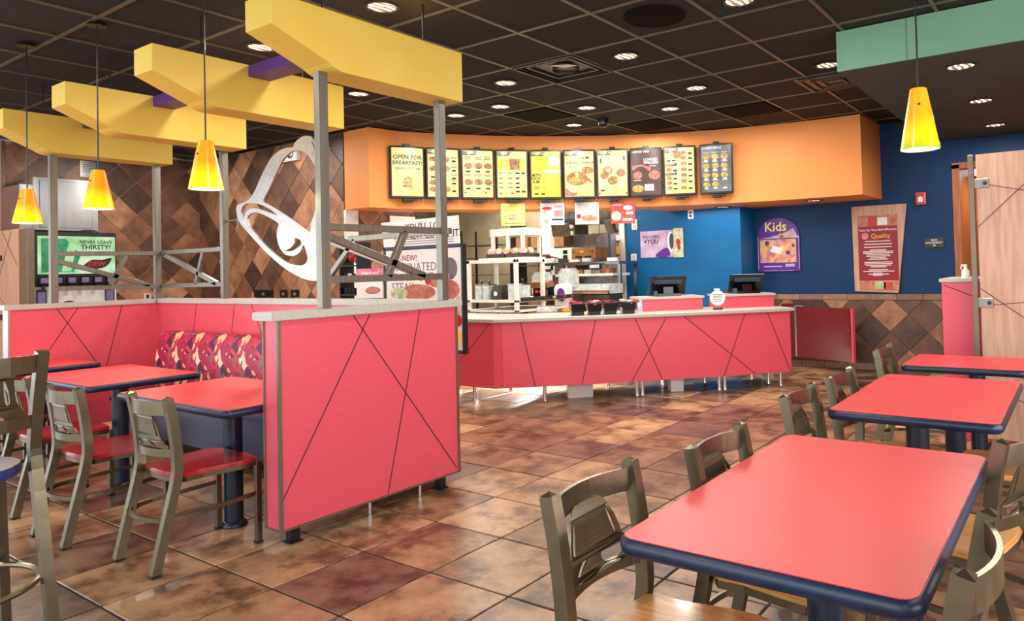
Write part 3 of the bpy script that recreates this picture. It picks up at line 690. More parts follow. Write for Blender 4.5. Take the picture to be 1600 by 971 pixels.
for x, y, rz, lb in ((-4.36, 1.70, .02, 'red seated bronze chair, second from the large red wall'), (-5.14, 1.74, 0, 'red seated bronze chair, third from the large red wall'), (-5.92, 1.68, .03, 'red seated bronze chair, fourth from the large red wall, mostly hidden'), (-6.66, 1.66, 0, 'red seated bronze chair at the farthest left table')):
    copy_thing(c0, (x, y, 0), rz, lb)
c1 = chair('woodseat', 'maple seated bronze chair in front, left side of the nearest table, near end', GR)
c1.location = (-.85, 1.505, 0); c1.rotation_euler.z = -PI/2
for x, y, rz, lb in ((-.76, 2.06, -PI/2, 'maple seated bronze chair on the left of the nearest table, far end'), (-.80, 2.955, -PI/2, 'maple seated bronze chair on the left of the second right table, near end'),
  (-.78, 3.495, -PI/2, 'maple seated bronze chair on the left of the second right table, far end'), (-.835, 4.64, -PI/2, 'maple seated bronze chair left of the small square table'),
  (-.395, 1.52, PI/2, 'maple seated bronze chair in the lower right corner, right of the nearest table'), (-.385, 2.58, PI/2-.2, 'maple seated bronze chair at the right edge beyond the nearest table'),
  (-.28, 3.50, PI/2, 'maple seated bronze chair right of the second right table')):
    copy_thing(c1, (x, y, 0), rz, lb)
# bar stool, only its right part in frame
t = thing('bar_stool', 'tall bronze stool with a blue seat and foot ring at the left edge', 'stool', (-3.19, .77, 0), PI/2)
for s in (-1, 1):
    MB().sweep(smooth_path([(s*.215, -.235, .008), (s*.205, -.20, .3), (s*.19, -.15, .66), (s*.185, -.16, .8), (s*.19, -.215, 1.07)], 4), .034, .034, (0, 1, 0)).build('rear_leg', 'chair', t)
    MB().sweep([(s*.21, .22, .008), (s*.17, .14, .64)], .03, .03, (0, 1, 0)).build('front_leg', 'chair', t)
us = [-.185 + .37*k/12 for k in range(13)]
sy = lambda u, y, b=.05: y - b*(1-(u/.185)**2)
MB().sweep([(u, sy(u, -.205), 1.03) for u in us], .011, .06).build('top_rail', 'chair', t)
MB().sweep([(u, sy(u, -.165), .83) for u in us], .011, .045).build('lower_rail', 'chair', t)
W, z0, z1 = .175, .84, 1.01
f = lambda lst: smooth_loop([(u*W, z0 + (z1-z0)*v) for u, v in lst], 3)
vs, fs = sheet([f([(-.55, 1.02), (.55, 1.02), (.62, .8), (.68, .42), (.8, .22), (.9, .02), (.4, -.06), (-.4, -.06), (-.8, .0), (-.86, .14), (-.80, .28), (-.7, .38), (-.68, .55), (-.62, .80)]),
                f([(-.5, .8), (-.46, .84), (-.46, .6), (-.56, .4), (-.6, .44)]), f([(.45, .86), (.53, .66), (.57, .42), (.52, .36), (.47, .56)]), f([(.10, .24), (.3, .24), (.5, .09), (.36, .05), (.25, .13)])], .002)
MB().add([(x, sy(x, -.165-.04*(y-.83)/.2, .045) - z, y) for x, y, z in vs], fs).build('back_panel', 'chair', t)
MB().lathe([(.19, .64), (.195, .655), (.19, .675), (.001, .685)], 32, Matrix.Translation((0, .02, 0))).build('seat', 'blueseat', t, smooth=True)
MB().sweep([(.235*math.cos(a*PI/16), .235*math.sin(a*PI/16)-.0, .27) for a in range(32)], .022, .022, closed=True, round_=8).build('foot_ring', 'chair', t, smooth=True)

# ------------------------------------------------------------------ service counter
P0 = Vector((-4.75, 5.25)); P1 = Vector((-2.62, 7.45)); CD = (P1-P0).normalized(); CN = Vector((-CD.y, CD.x)); CL = (P1-P0).length
def cpt(s, o=0):
    b = .055*(4*(s/CL)*(1-s/CL)); p = P0 + CD*s + CN*(o-b); return (p.x, p.y)
t = thing('service_counter', 'long red front counter with grey top, crossing grooves and chrome legs', 'counter', (-3.7, 6.35, 0))
TT = Matrix.Translation((3.7, -6.35, 0))
def cp(mb, *a, **k): return MB().add(mb.v, mb.f, TT).build(*a, **k)
ss = [CL*k/16 for k in range(17)]
front = [cpt(s) for s in ss]; inner = [cpt(s, .03) for s in ss]
corner = [(-4.81, 5.215), (-4.775, 5.228)]
cp(MB().prism(front + inner[::-1], .155, .80), 'front_panel', 'red', t)
cp(MB().prism([(-6.93, 5.20), (-4.82, 5.20), (-4.752, 5.246), (-4.765, 5.285), (-4.84, 5.24), (-6.93, 5.235)], .155, .80), 'end_panel', 'red', t)
cp(MB().prism([cpt(CL), cpt(CL, .72), cpt(CL-.03, .72), cpt(CL-.03)], .155, .80), 'end_panel', 'red', t)
topf = [cpt(s, -.03) for s in [-.01] + ss[1:-1] + [CL+.04]]; topb = [cpt(s, .75) for s in (CL+.04, CL*.6, .35)]
cp(MB().prism([(-6.94, 5.165), (-4.80, 5.18)] + topf + topb + [(-5.3, 5.95), (-6.94, 5.95)], .80, .835), 'countertop', 'capstone', t, bevel=.004, seg=1)
def cg(s0, z0, s1, z1):
    n = 10; m_ = MB()
    for k in range(n):
        a, b = k/n, (k+1)/n
        pa = cpt(s0+(s1-s0)*a, -.0012); pb = cpt(s0+(s1-s0)*b, -.0012); za = z0+(z1-z0)*a; zb = z0+(z1-z0)*b
        m_.sweep([(pa[0], pa[1], za), (pb[0], pb[1], zb)], .003, .007, (CD.x, CD.y, 0))
    cp(m_, 'groove', 'groove', t)
for a in ((.184, .795, .315, .157), (.931, .795, .777, .157), (1.337, .795, 1.611, .157), (1.67, .795, 1.286, .157), (1.856, .795, 2.637, .157), (2.535, .795, 2.279, .157), (2.796, .795, 3.05, .157)): cg(*a)
m_ = MB().prism([(-4.857, .795), (-4.85, .795), (-5.28, .4), (-5.287, .4)], 0, .0012, FRONT(5.199))
cp(m_, 'groove', 'groove', t)
for x, y in ((-5.18, 5.30), (-5.22, 5.36), (-5.83, 5.73), (-4.51, 5.60), (-5.19, 5.86), (-4.36, 6.52), (-3.82, 6.24), (-3.79, 6.30), (-3.56, 7.27), (-3.21, 6.90), (-3.17, 6.95), (-3.19, 7.74), (-2.90, 7.50), (-2.74, 7.44)):
    cp(MB().lathe([(.024, 0), (.02, .02), (.02, .16)], 14, Matrix.Translation((x, y, 0))), 'leg', 'chrome', t, smooth=True)
cp(MB().prism([cpt(s, .03) for s in ss] + [cpt(CL-.05, .68), cpt(CL*.5, .68), cpt(.5, .68)], .155, .17), 'bottom_shelf', 'steeldark', t)
for i, (x, y, w_, h_) in enumerate(((-4.32, 5.93, .26, .15), (-3.60, 6.66, .14, .15), (-3.78, 7.03, .34, .12), (-3.03, 7.79, .1, .12))):
    T = Matrix.Translation((x, y, 0)) @ Matrix.Rotation(.8, 4, 'Z')
    o = MB().box(-w_/2, w_/2, -.06, .06, 0, h_, T).build('equipment_box', 'white', bevel=.004)
    tag(o, ('largest white box on the floor under the left half of the counter', 'narrow white box on the floor under the middle of the counter', 'wide white box behind the narrow one under the counter', 'small white box on the floor under the right end of the counter')[i], 'box', 'white boxes under the counter')
for i, (sa, sb) in enumerate(((1.485, 2.20), (2.42, 3.05))):
    pt = thing('register_stand', ('left red register stand with grey top on the counter', 'right red register stand with grey top on the counter')[i], 'stand', (*cpt((sa+sb)/2, .55), .835), math.atan2(CD.y, CD.x), 'register stands')
    h = (sb-sa)/2
    MB().box(-h, h, -.18, .18, 0, .125).build('body', 'red', pt, bevel=.003, seg=1)
    MB().box(-h-.015, h+.015, -.2, .2, .125, .15).build('top', 'capstone', pt, bevel=.004)
    if i == 0: MB().box(-h-.004, -h+.03, -.184, -.1, 0, .125).build('edge_trim', 'bellmetal', pt)
    rg = thing('cash_register', ('left black touch-screen register seen from behind', 'right black touch-screen register seen from behind')[i], 'register', (*cpt((sa+sb)/2 + (.02 if i == 0 else .07), .56), .985), math.atan2(CD.y, CD.x)-.12, 'cash registers')
    T = Matrix.Translation((0, 0, .1)) @ Matrix.Rotation(.5, 4, 'X')
    MB().box(-.2, .2, -.012, .012, -.09, .13, T).build('screen', 'blackgloss', rg, bevel=.006)
    MB().box(-.15, .15, -.028, -.012, .05, .1, T).build('rear_display', 'bowlblue', rg, bevel=.003)
    MB().box(-.13, .13, -.12, .14, 0, .03).box(-.05, .06, -.02, .06, .03, .1).build('stand', 'blackgloss', rg, bevel=.004)
    MB().box(-.16, -.13, -.1, .1, 0, .06).box(-.2, -.13, .08, .2, 0, .05).build('card_reader', 'bowlblue', rg, bevel=.004)
# round paper sign on the counter
sg = thing('counter_sign', 'round white notice standing between the register stands', 'sign', (*cpt(2.31, .2), .835), math.atan2(CD.y, CD.x)-.1)
MB().xz(disc(0, .125, .082, .082, 26), 0, .006).build('card', 'paper', sg)
m_ = MB()
for k in range(5): m_.box(-.055+.004*k, .055-.003*k, -.0015, 0, .158-k*.018, .164-k*.018)
m_.build('text_lines', 'greyink', sg)['kind'] = 'stuff'
MB().box(-.05, .05, -.03, .03, 0, .02).build('base', 'blackgloss', sg, bevel=.004)
MB().ball((0, .02, .215), .035, .02, .012).build('top_clip', 'paper', sg)
# black sauce baskets
for i, s in enumerate((.775, .945, 1.11, 1.30)):
    bk = thing('sauce_bin', ('leftmost black bin of sauce packets on the counter', 'second black bin of sauce packets from the left', 'third black bin of sauce packets from the left', 'rightmost black bin of sauce packets, beside the register stand')[i], 'bin', (*cpt(s, .16), .835), math.atan2(CD.y, CD.x), 'sauce packet bins')
    a, b, h = .062, .076, .125
    m_ = MB()
    R0, R1 = rrect(-a, a, -a, a, .012, 3), rrect(-b, b, -b, b, .014, 3); n = len(R0)
    r0 = rrect(-a+.006, a-.006, -a+.006, a-.006, .01, 3); r1 = rrect(-b+.005, b-.005, -b+.005, b-.005, .012, 3)
    vs = [(x, y, 0) for x, y in R0] + [(x, y, h) for x, y in R1] + [(x, y, h) for x, y in r1] + [(x, y, .008) for x, y in r0]
    fs = [tuple(range(n-1, -1, -1)), tuple(range(3*n, 4*n))] + [(q*n+k, q*n+(k+1) % n, (q+1)*n+(k+1) % n, (q+1)*n+k) for q in range(3) for k in range(n)]
    MB().add(vs, fs).build('bin', 'blackgloss', bk)
    MB().box(-b, b, -b-.004, -b+.006, h-.008, h).box(-b, b, b-.006, b+.004, h-.008, h).build('rim', 'bowlblue', bk)
    m_ = MB(); rd = random.Random(i)
    for k in range(26):
        T = Matrix.Translation((rd.uniform(-.05, .05), rd.uniform(-.05, .05), rd.uniform(.10, .14))) @ Matrix.Rotation(rd.uniform(0, 3), 4, 'Z') @ Matrix.Rotation(rd.uniform(-.7, .7), 4, 'X')
        m_.box(-.028, .028, -.018, .018, -.003, .003, T)
    o = m_.build('sauce_packets', ('redprint', 'pinkprint', 'redprint', 'wrap')[i], bk); o['kind'] = 'stuff'
MBt = MB().box(-.07, .07, -.05, .05, 0, .11)
tag(MBt.add([], []).build('napkin_holder', 'steel', bevel=.004), 'clear napkin holder at the end of the sauce bins', 'holder')
bpy.data.objects['napkin_holder'].location = (*cpt(1.43, .2), .835); bpy.data.objects['napkin_holder'].rotation_euler.z = math.atan2(CD.y, CD.x)
bpy.data.objects['napkin_holder'].scale = (.35, 1, 1)
# swing gate
ga = Vector((-2.25, 8.56)); gb = Vector((-3.03, 8.82)); gd = (ga-gb)
t = thing('swing_gate', 'low dark red swing gate right of the counter', 'gate', (gb.x, gb.y, 0), math.atan2(gd.y, gd.x))
L_ = gd.length
MB().box(.03, L_, -.02, .02, .13, .765).build('leaf', 'reddark', t, bevel=.003, seg=1)
MB().box(0, .03, -.026, .026, .14, .785).box(.0, .14, -.028, -.02, .765, .785).build('hinge_bar', 'bellmetal', t)
MB().box(L_-.06, L_-.045, -.034, -.02, .47, .76).build('pull', 'chrome', t)
MB().box(L_-.02, L_+.004, -.022, .022, .13, .765).build('edge_strip', 'red', t)
MB().box(-.2, -.01, -.02, .02, .12, .80).build('fixed_panel', 'reddark', t)

# ------------------------------------------------------------------ menu boards on the fascia
def bars_(rows): 
    m_ = MB()
    for x0, x1, z, h in rows: m_.prism([(x0, z-h/2), (x1, z-h/2), (x1, z+h/2), (x0, z+h/2)], 0, .0012)
    return m_
MW, MH = .388, .595
def board(i, title, label, panel):
    ang = 153.57 - 4.765*(i+.5) + (0 if i < 9 else -.35)
    x, y = fpt(ang, FR-.03)
    t = thing('menu_board', label, 'menu board', (x, y, 2.16), math.radians(ang) - PI/2, 'backlit menu boards')
    bow = lambda u: -.075 - .018*(1-(u/(MW/2))**2)
    us = [-MW/2 + MW*k/10 for k in range(11)]
    MB().prism([(MW/2, -.01), (-MW/2, -.01)] + [(u, bow(u)) for u in us], 0, MH).build('frame', 'black', t, bevel=.004, seg=1)
    ui = [u*.90 for u in us]
    lp = MB().prism([(ui[-1], bow(ui[-1])), (ui[0], bow(ui[0]))] + [(u, bow(u)-.0035) for u in ui], .024, MH-.022).build('lit_panel', panel, t)
    MB().box(-.035, .035, -.06, .0, MH, MH+.03).build('top_clip', 'black', t, bevel=.004, seg=1)
    MB().box(-.05, .05, -.09, .0, -.045, .0).box(-.02, .1, -.1, -.04, -.03, -.006).build('lower_clip', 'black', t, bevel=.004, seg=1)
    def art(vf, name, m, dep=0):
        vs, fs = vf
        o = MB().add([(a, bow(a)-.0055-dep-c*.4, b) for a, b, c in vs], fs).build(name, m, lp)
        if name == 'small_print': o['kind'] = 'stuff'
    def shape(polys, name, m, dep=0):
        for p_ in polys:
            q = MB().prism(p_, 0, .0012); art((q.v, q.f), name, m, dep)
    if title:
        dark = panel in ('menudark', 'menugrey')
        if not dark: shape([[(-.172, MH-.075), (-.03, MH-.075), (-.01, MH-.03), (-.172, MH-.03)]], 'title_tab', 'ink')
        art(text(title, .042 if len(title) < 9 else .034, -.165, MH-.052, 'LEFT', .02), 'title', 'signwhite', .001)
    return t, art, shape
def lines(art, rows, m='greyink', name='small_print'):
    q = bars_(rows); art((q.v, q.f), name, m)
pr = lambda x, z, w=.045: (x, x+w, z, .019)
t, art, shape = board(0, '', 'leftmost menu board announcing open for breakfast', 'menu')
art(text('OPEN FOR', .068, 0, .465, bold=.012), 'lettering', 'ink'); art(text('BREAKFAST!', .062, 0, .40, bold=.012), 'lettering', 'ink')
art(text("SERVED 'TIL 11 AM", .034, 0, .335, bold=.01), 'lettering', 'greyink')
art(text('FIRST\nMEAL', .046, 0, .155, bold=.02), 'lettering', 'redink'); shape([[(.05*math.cos(a*PI/10), .205+.05*math.sin(a*PI/10)*.8) for a in range(11)]], 'sun_emblem', 'foodlight')
t, art, shape = board(1, 'FIRST MEAL', 'second menu board from the left with breakfast items, behind a steel post', 'menu')
shape([disc(-.115, z, .048, .03) for z in (.46, .35, .19, .11)] + [disc(.04, z, .04, .03) for z in (.46, .35, .11)], 'food_picture', 'food')
lines(art, [(.09, .16, z+.02, .006) for z in (.46, .35, .26, .2)] + [pr(.1, z) for z in (.44, .33, .24, .18, .09)] + [pr(-.05, .25), pr(-.14, .25)], 'ink')
t, art, shape = board(2, 'COMBOS', 'third menu board from the left listing combos', 'menu')
shape([disc(x, z, .048, .036) for x in (-.11, .005, .12) for z in (.39, .2)], 'food_picture', 'food')
lines(art, [(x, x+.08, z, .005) for x in (-.16, -.04, .07) for z in (.5, .485, .47, .29, .275)] + [pr(x, z, .05) for x in (-.14, -.025, .09) for z in (.325, .125)] + [(-.16, .1, .075, .012)], 'ink')
t, art, shape = board(3, 'DRINKS', 'fourth menu board from the left listing drinks', 'menu')
for x, m_ in ((-.14, 'menuyellow'), (-.07, 'juice'), (.0, 'foodpink'), (.06, 'food'), (.125, 'juice')):
    shape([[(x-.026, .35), (x+.026, .35), (x+.034, .48), (x-.034, .48)]], 'cup_picture', m_)
lines(art, [(-.16, .0, z, .008) for z in (.31, .25, .19, .14)] + [(-.16, .16, z, .002) for z in (.28, .22, .165)] + [pr(.04, z) for z in (.31, .25, .19, .14, .09)] + [pr(.11, z) for z in (.31, .09)], 'ink')
lines(art, [(-.16, .02, .07, .012)], 'redink')
t, art, shape = board(4, 'FEATURED', 'fifth menu board from the left showing a yellow drink', 'menuyellow')
shape([[(-.03, .08), (.15, .08), (.17, .33), (-.05, .33)]], 'cup_picture', 'juice'); shape([disc(.07, .335, .11, .022), disc(.1, .46, .07, .06)], 'lime_picture', 'signwhite')
art(text('MTN\nDEW\nA.M.', .048, -.115, .245, bold=.02), 'lettering', 'ink'); lines(art, [(-.15, -.08, z, .005) for z in (.15, .135, .12)] + [pr(-.14, .06), pr(-.06, .06)], 'ink')
t, art, shape = board(5, 'FEATURED', 'sixth menu board from the left showing a crunchy folded wrap', 'menu')
art(text('A.M.', .055, .08, .49, bold=.005), 'lettering', 'ink'); art(text('CRUNCHWRAP', .047, .01, .43, bold=.003), 'lettering', 'ink')
shape([disc(-.03, .24, .13, .085), disc(.1, .34, .075, .045)], 'food_picture', 'food'); shape([disc(-.06, .22, .07, .045)], 'filling_picture', 'foodlight')
shape([[(-.17, .03), (-.06, .03), (.16, .2), (.1, .26), (-.17, .12)]], 'napkin_picture', 'foodpink', -.0005)
t, art, shape = board(6, 'FEATURED', 'seventh menu board from the left showing round sugared bites on a napkin', 'menu')
shape([[(-.15, .42), (.15, .45), (.15, .505), (-.15, .475)]], 'banner', 'bowlblue'); art(text('CINNABON', .05, 0, .463, bold=.015), 'lettering', 'signwhite', .001)
shape([[(-.17, .16), (.1, .1), (.16, .26), (-.1, .3)]], 'napkin_picture', 'signwhite')
shape([disc(-.06, .33, .06, .05), disc(-.1, .27, .05, .045), disc(0, .21, .06, .055)], 'food_picture', 'food', .001); shape([disc(.1, .3, .055, .048)], 'food_picture', 'foodpink', .001); shape([disc(-.05, .335, .025, .025)], 'filling_picture', 'signwhite', .002)
lines(art, [pr(-.15, .09, .05)], 'ink'); shape([[(-.17, .045), (.17, .045), (.17, .065), (-.17, .065)]], 'footer', 'ink')
t, art, shape = board(7, 'LIMITED TIME', 'eighth menu board from the left, dark, showing loaded wraps', 'menudark')
art(text('LOADED\nGRILLERS', .044, .06, .43, bold=.02), 'lettering', 'signwhite')
shape([[(-.17, .33), (.05, .31), (.06, .35), (-.05, .39), (-.17, .38)], disc(.1, .26, .07, .055), disc(-.1, .26, .055, .045)], 'food_picture', 'foodpink'); shape([disc(-.1, .1, .07, .045)], 'food_picture', 'foodlight'); shape([[(-.02, .07), (.09, .07), (.09, .15), (-.02, .15)]], 'price_card', 'signwhite')
lines(art, [(-.15, -.06, .2, .008), (.04, .12, .37, .008)], 'signwhite')
t, art, shape = board(8, 'TACOS', 'ninth menu board from the left listing tacos and burritos', 'menu')
shape([disc(-.02, .49, .055, .045)] + [disc(-.125, z, .035, .025) for z in (.31, .21, .15, .09)] + [disc(.05, z, .036, .024) for z in (.51, .45, .38, .31, .24, .17, .09)], 'food_picture', 'food')
shape([[(-.17, z), (-.04, z), (-.025, z+.032), (-.17, z+.032)] for z in (.355, .245)], 'title_tab', 'ink'); art(text('BURRITOS', .024, -.165, .372, 'LEFT', .02), 'title', 'signwhite', .001); art(text('SPECIALTIES', .021, -.165, .262, 'LEFT', .02), 'title', 'signwhite', .001)
lines(art, [pr(-.075, z) for z in (.3, .2, .14, .08)] + [pr(.105, z) for z in (.5, .44, .37, .3, .23, .16, .08)] + [pr(-.15, .42), pr(-.09, .42)], 'ink')
t, art, shape = board(9, 'COMBO MEALS', 'rightmost menu board, dark grey, listing combo meals', 'menugrey')
shape([disc(x, z, .042, .034) for x in (-.115, -.01, .1) for z in (.44, .33, .22, .11) if not (x > .09 and z < .2)], 'food_picture', 'foodlight')
lines(art, [(x, x+.07, z+.05, .006) for x in (-.15, -.045, .065) for z in (.44, .33, .22, .11)] + [pr(x, z-.045) for x in (-.14, -.035, .08) for z in (.44, .33, .22, .11)], 'signwhite')
# cards hanging under the fascia
def card(px, label, m, fn):
    ang = px; x, y = fpt(ang, FR-.05)
    t = thing('hanging_card', label, 'sign', (x, y, 1.85), math.radians(ang)-PI/2, 'cards hanging below the menu')
    MB().box(-.145, .145, -.003, .003, 0, .265).build('card', m, t)
    def art(vf, name, mm, dep=0): MB().add([(a, -.0036-dep-c*.4, b) for a, b, c in vf[0]], vf[1]).build(name, mm, t)
    def shape(polys, name, mm, dep=0):
        for p_ in polys:
            q = MB().prism(p_, 0, .0012); art((q.v, q.f), name, mm, dep)
    fn(art, shape)
def f1(art, shape):
    art(text('OPEN FOR\nBREAKFAST!', .04, 0, .205, bold=.012), 'lettering', 'gold'); art(text('FIRST\nMEAL', .04, 0, .095, bold=.02), 'lettering', 'purpleink'); shape([[(-.1, .02), (.1, .02), (.1, .03), (-.1, .03)]], 'small_print', 'greyink')
def f2(art, shape):
    shape([[(-.1, .03), (-.03, .03), (-.005, .2), (-.125, .2)]], 'cup_picture', 'wrap'); shape([disc(-.065, .205, .06, .02)], 'cup_top', 'redink', .001); shape([[(.02, .1), (.13, .1), (.13, .24), (.02, .24)]], 'panel', 'pinkprint')
    art(text('FREEZE', .034, .075, .19, bold=.015), 'lettering', 'paper', .001); shape([[(-.01, .055), (.13, .055), (.13, .075), (-.01, .075)]], 'price', 'ink')
def f3(art, shape):
    art(text('TASTE OUR\nUNINTERRUPTED\nTHICK CUT\nSTEAK', .03, -.13, .2, 'LEFT', .01), 'lettering', 'ink'); shape([disc(.03, .075, .1, .04)], 'steak_picture', 'bread'); shape([disc(-.1, .1, .03, .03)], 'badge', 'redink'); shape([disc(.08, .13, .03, .014), disc(0, .12, .02, .014)], 'leaf_picture', 'salad', .001)
def f4(art, shape):
    art(text('LOADED', .03, -.13, .225, 'LEFT', .015), 'lettering', 'paper'); shape([disc(-.08, .09, .06, .06), disc(.06, .19, .06, .03)], 'taco_picture', 'wrap'); shape([[(x, .03), (x+.055, .03), (x+.055, .06), (x, .06)] for x in (-.005, .06)] + [[(.04, .11), (.12, .11), (.12, .14), (.04, .14)]], 'price', 'paper', .001)
card(136.8, 'yellow hanging card about breakfast, leftmost below the menu', 'yellowprint', f1)
card(131.3, 'hanging card with an orange drink, second below the menu', 'paper', f2)
card(126.4, 'hanging card with a slice of meat, third below the menu', 'paper', f3)
card(121.3, 'red hanging card with a taco, rightmost below the menu', 'redprint', f4)

# ------------------------------------------------------------------ large standing promotional sign behind the red wall
t = thing('promotional_sign', 'tall framed standing poster about a thick cut with a white headline topper', 'sign', (-4.81, 4.32, 0))
TT = Matrix.Translation((4.81, -4.32, 0))
def sp_(mb, *a, **k): return MB().add(mb.v, mb.f, TT).build(*a, **k)
sp_(MB().box(-5.30, -4.30, 4.30, 4.325, .62, 1.545), 'backing', 'black', t)
for a in ((-5.30, -5.27, .62, 1.545), (-4.318, -4.30, .62, 1.545), (-5.30, -4.30, 1.522, 1.548), (-5.30, -4.30, .62, .645)): sp_(MB().box(a[0], a[1], 4.284, 4.30, a[2], a[3]), 'frame', 'bowlblue', t, bevel=.003)
sp_(MB().box(-4.30, -4.294, 4.282, 4.33, .62, 1.545), 'frame', 'black', t)
sp_(MB().box(-5.27, -4.325, 4.292, 4.30, .65, 1.515), 'poster', 'paper', t)
sp_(MB().xz([(-5.29, 1.53), (-4.33, 1.53), (-4.345, 1.785), (-5.33, 1.775)], 4.29, 4.30), 'topper', 'paper', t)
def S(s, size, x, z, m='ink', y=4.2895, al='LEFT', b=.006): v, f_ = text(s, size, x, z, al, b); sp_(MB().add(v, f_, FRONT(y)), 'lettering', m, t)
S("YOU'LL LOVE\nTHE NEW CUT OF IT.", .088, -4.74, 1.675, al='CENTER')
S('ALL-NEW!', .075, -5.2, 1.44, 'redink', 4.2915); S('MARINATED\nTHICK CUT\nSTEAK', .105, -5.2, 1.27, 'greyink', 4.2915, b=-.004)
m_ = MB()
for k in range(3): m_.box(-5.1, -4.4, 4.2885, 4.29, 1.565+k*.02, 1.571+k*.02)
sp_(m_, 'small_print', 'greyink', t)['kind'] = 'stuff'
sp_(MB().xz(disc(-4.45, 1.34, .085, .095), 4.289, 4.292), 'badge', 'greyink', t)
for a in ((-4.85, 1.14, .22, .07), (-4.47, 1.16, .13, .085), (-4.62, 1.23, .1, .05)): sp_(MB().xz(disc(*a), 4.289 + .0004*a[2], 4.292), 'food_picture', 'bread', t)
pass; sp_(MB().xz(disc(-5.1, 1.13, .12, .05), 4.2885, 4.292), 'greens_picture', 'salad', t)
sp_(MB().xz(disc(-4.36, 1.03, .035, .08), 4.2885, 4.292), 'greens_picture', 'salad', t)
sp_(MB().xz(disc(-4.36, .90, .035, .05), 4.2885, 4.292), 'tomato_picture', 'redink', t)
sp_(MB().xz(disc(-4.36, .76, .035, .06), 4.2885, 4.292), 'onion_picture', 'yellowprint', t)
sp_(MB().xz(disc(-4.72, 1.25, .04, .05), 4.288, 4.292), 'tomato_picture', 'redink', t)
for x in (-5.1, -4.75): sp_(MB().box(x-.02, x+.02, 4.30, 4.34, .02, .62).box(x-.03, x+.03, 4.15, 4.5, 0, .02), 'leg', 'black', t)
# pink dessert sign and a condiment rack beside it
t = thing('tabletop_sign', 'magenta sweets sign standing left of the tall promotional poster', 'sign', (-5.40, 4.21, 0), .55)
MB().box(-.12, .12, -.006, .006, 1.09, 1.36).build('card', 'paper', t); MB().box(-.12, .12, -.0075, -.006, 1.27, 1.36).build('band', 'magenta', t)
v, f_ = text('sweet', .07, 0, 1.32, shear=.3); MB().add(v, f_, FRONT(-.0085)).build('lettering', 'paper', t); MB().xz(disc(.03, 1.16, .07, .035), -.008, -.006).build('food_picture', 'bread', t)
MB().box(-.09, .09, -.05, .05, 1.065, 1.09).box(-.02, .02, -.02, .02, .02, 1.07).box(-.14, .14, -.12, .12, 0, .02).build('stand', 'black', t)
t = thing('condiment_rack', 'black wire condiment rack with lids and cups left of the magenta sign', 'rack', (-5.86, 4.40, 0))
for z in (1.12, 1.25, 1.4): MB().box(-.13, .13, -.08, .08, z-.012, z).build('shelf', 'black', t)
for x in (-.13, .13): MB().box(x-.008, x+.008, -.08, .08, .75, 1.62).build('side', 'black', t)
MB().box(-.2, .2, -.15, .15, .0, .75).build('cabinet', 'red', t, bevel=.004)
for k in range(4): MB().lathe([(.022, 0), (.026, .07)], 12, Matrix.Translation((-.09+.06*k, -.03, 1.25))).build('cup', 'white' if k % 2 else 'glide', t); MB().lathe([(.022, 0), (.026, .06)], 12, Matrix.Translation((-.09+.06*k, -.03, 1.12))).build('cup', 'glide', t)
m_ = MB(); rd = random.Random(3)
for k in range(9): m_.ball((rd.uniform(-.1, .1), rd.uniform(-.05, .05), 1.44+rd.uniform(0, .12)), .035, .035, .035, 8, 5)
o = m_.build('packet_heap', 'redprint', t); o['kind'] = 'stuff'

# ------------------------------------------------------------------ wall-mounted things
t = thing('emergency_light', 'white emergency light seen through the bell cut-out', 'light', (-8.0, YT, 2.69))
MB().box(-.2, .2, -.07, 0, .02, .17).build('housing', 'white', t, bevel=.012)
MB().lathe([(.05, 0), (.055, .02), (.04, .03)], 18, Matrix.Translation((.09, -.07, .1)) @ Matrix.Rotation(PI/2, 4, 'X')).build('lamp_head', 'steel', t, smooth=True)
MB().lathe([(.05, 0), (.055, .02), (.04, .03)], 18, Matrix.Translation((-.19, -.06, .06)) @ Matrix.Rotation(PI/2, 4, 'X')).build('lamp_head', 'white', t, smooth=True)
for i, (a, b) in enumerate(((-8.85, -8.42), (-8.27, -8.12), (-8.04, -7.87))):
    t = thing('wall_outlet', ('wide black outlet plate low on the slate wall under the bell', 'left small black outlet plate under the bell', 'right small black outlet plate under the bell')[i], 'outlet', ((a+b)/2, YT-.008, 1.055), 0, 'black outlet plates')
    h = (b-a)/2; MB().box(-h, h, -.01, 0, 0, .09).build('plate', 'black', t, bevel=.003)
    for s in ((-.5, 0, .5) if h > .1 else (0,)): MB().box(s*h-.025, s*h+.025, -.014, -.01, .02, .055).build('socket', 'blackgloss' if s else 'greyink', t)
t = thing('wall_outlet', 'white outlet plate on the slate wall near the booth corner post', 'outlet', (XS+.008, 4.43, 1.055), PI/2)
MB().box(-.04, .04, -.01, 0, 0, .08).build('plate', 'white', t, bevel=.003); MB().box(-.02, .02, -.014, -.01, .015, .065).build('socket', 'bowlblue', t)
t = thing('wall_notice', 'small grey notice on the slate wall behind the yellow beam', 'sign', (XS+.012, 3.77, 2.6), PI/2)
MB().box(-.085, .085, -.006, 0, 0, .2).build('plate', 'steel', t); m_ = MB()
for k in range(5): m_.box(-.06, .05, -.0075, -.006, .15-k*.022, .158-k*.022)
m_.build('text_lines', 'greyink', t)['kind'] = 'stuff'
t = thing('kitchen_notice', 'white poster with a black T shape above the headline sign', 'sign', (-6.935, 6.05, 1.78), PI/2)
MB().box(-.34, .05, -.012, 0, 0, .23).build('sheet', 'paper', t); MB().box(-.2, -.05, -.0135, -.012, .15, .165).box(-.135, -.115, -.0135, -.012, .08, .15).box(-.3, -.12, -.0135, -.012, .07, .08).build('printed_mark', 'ink', t)
t = thing('wall_poster', 'crimson quality poster on a tapered maple board', 'poster', (-2.05, YB, .93))
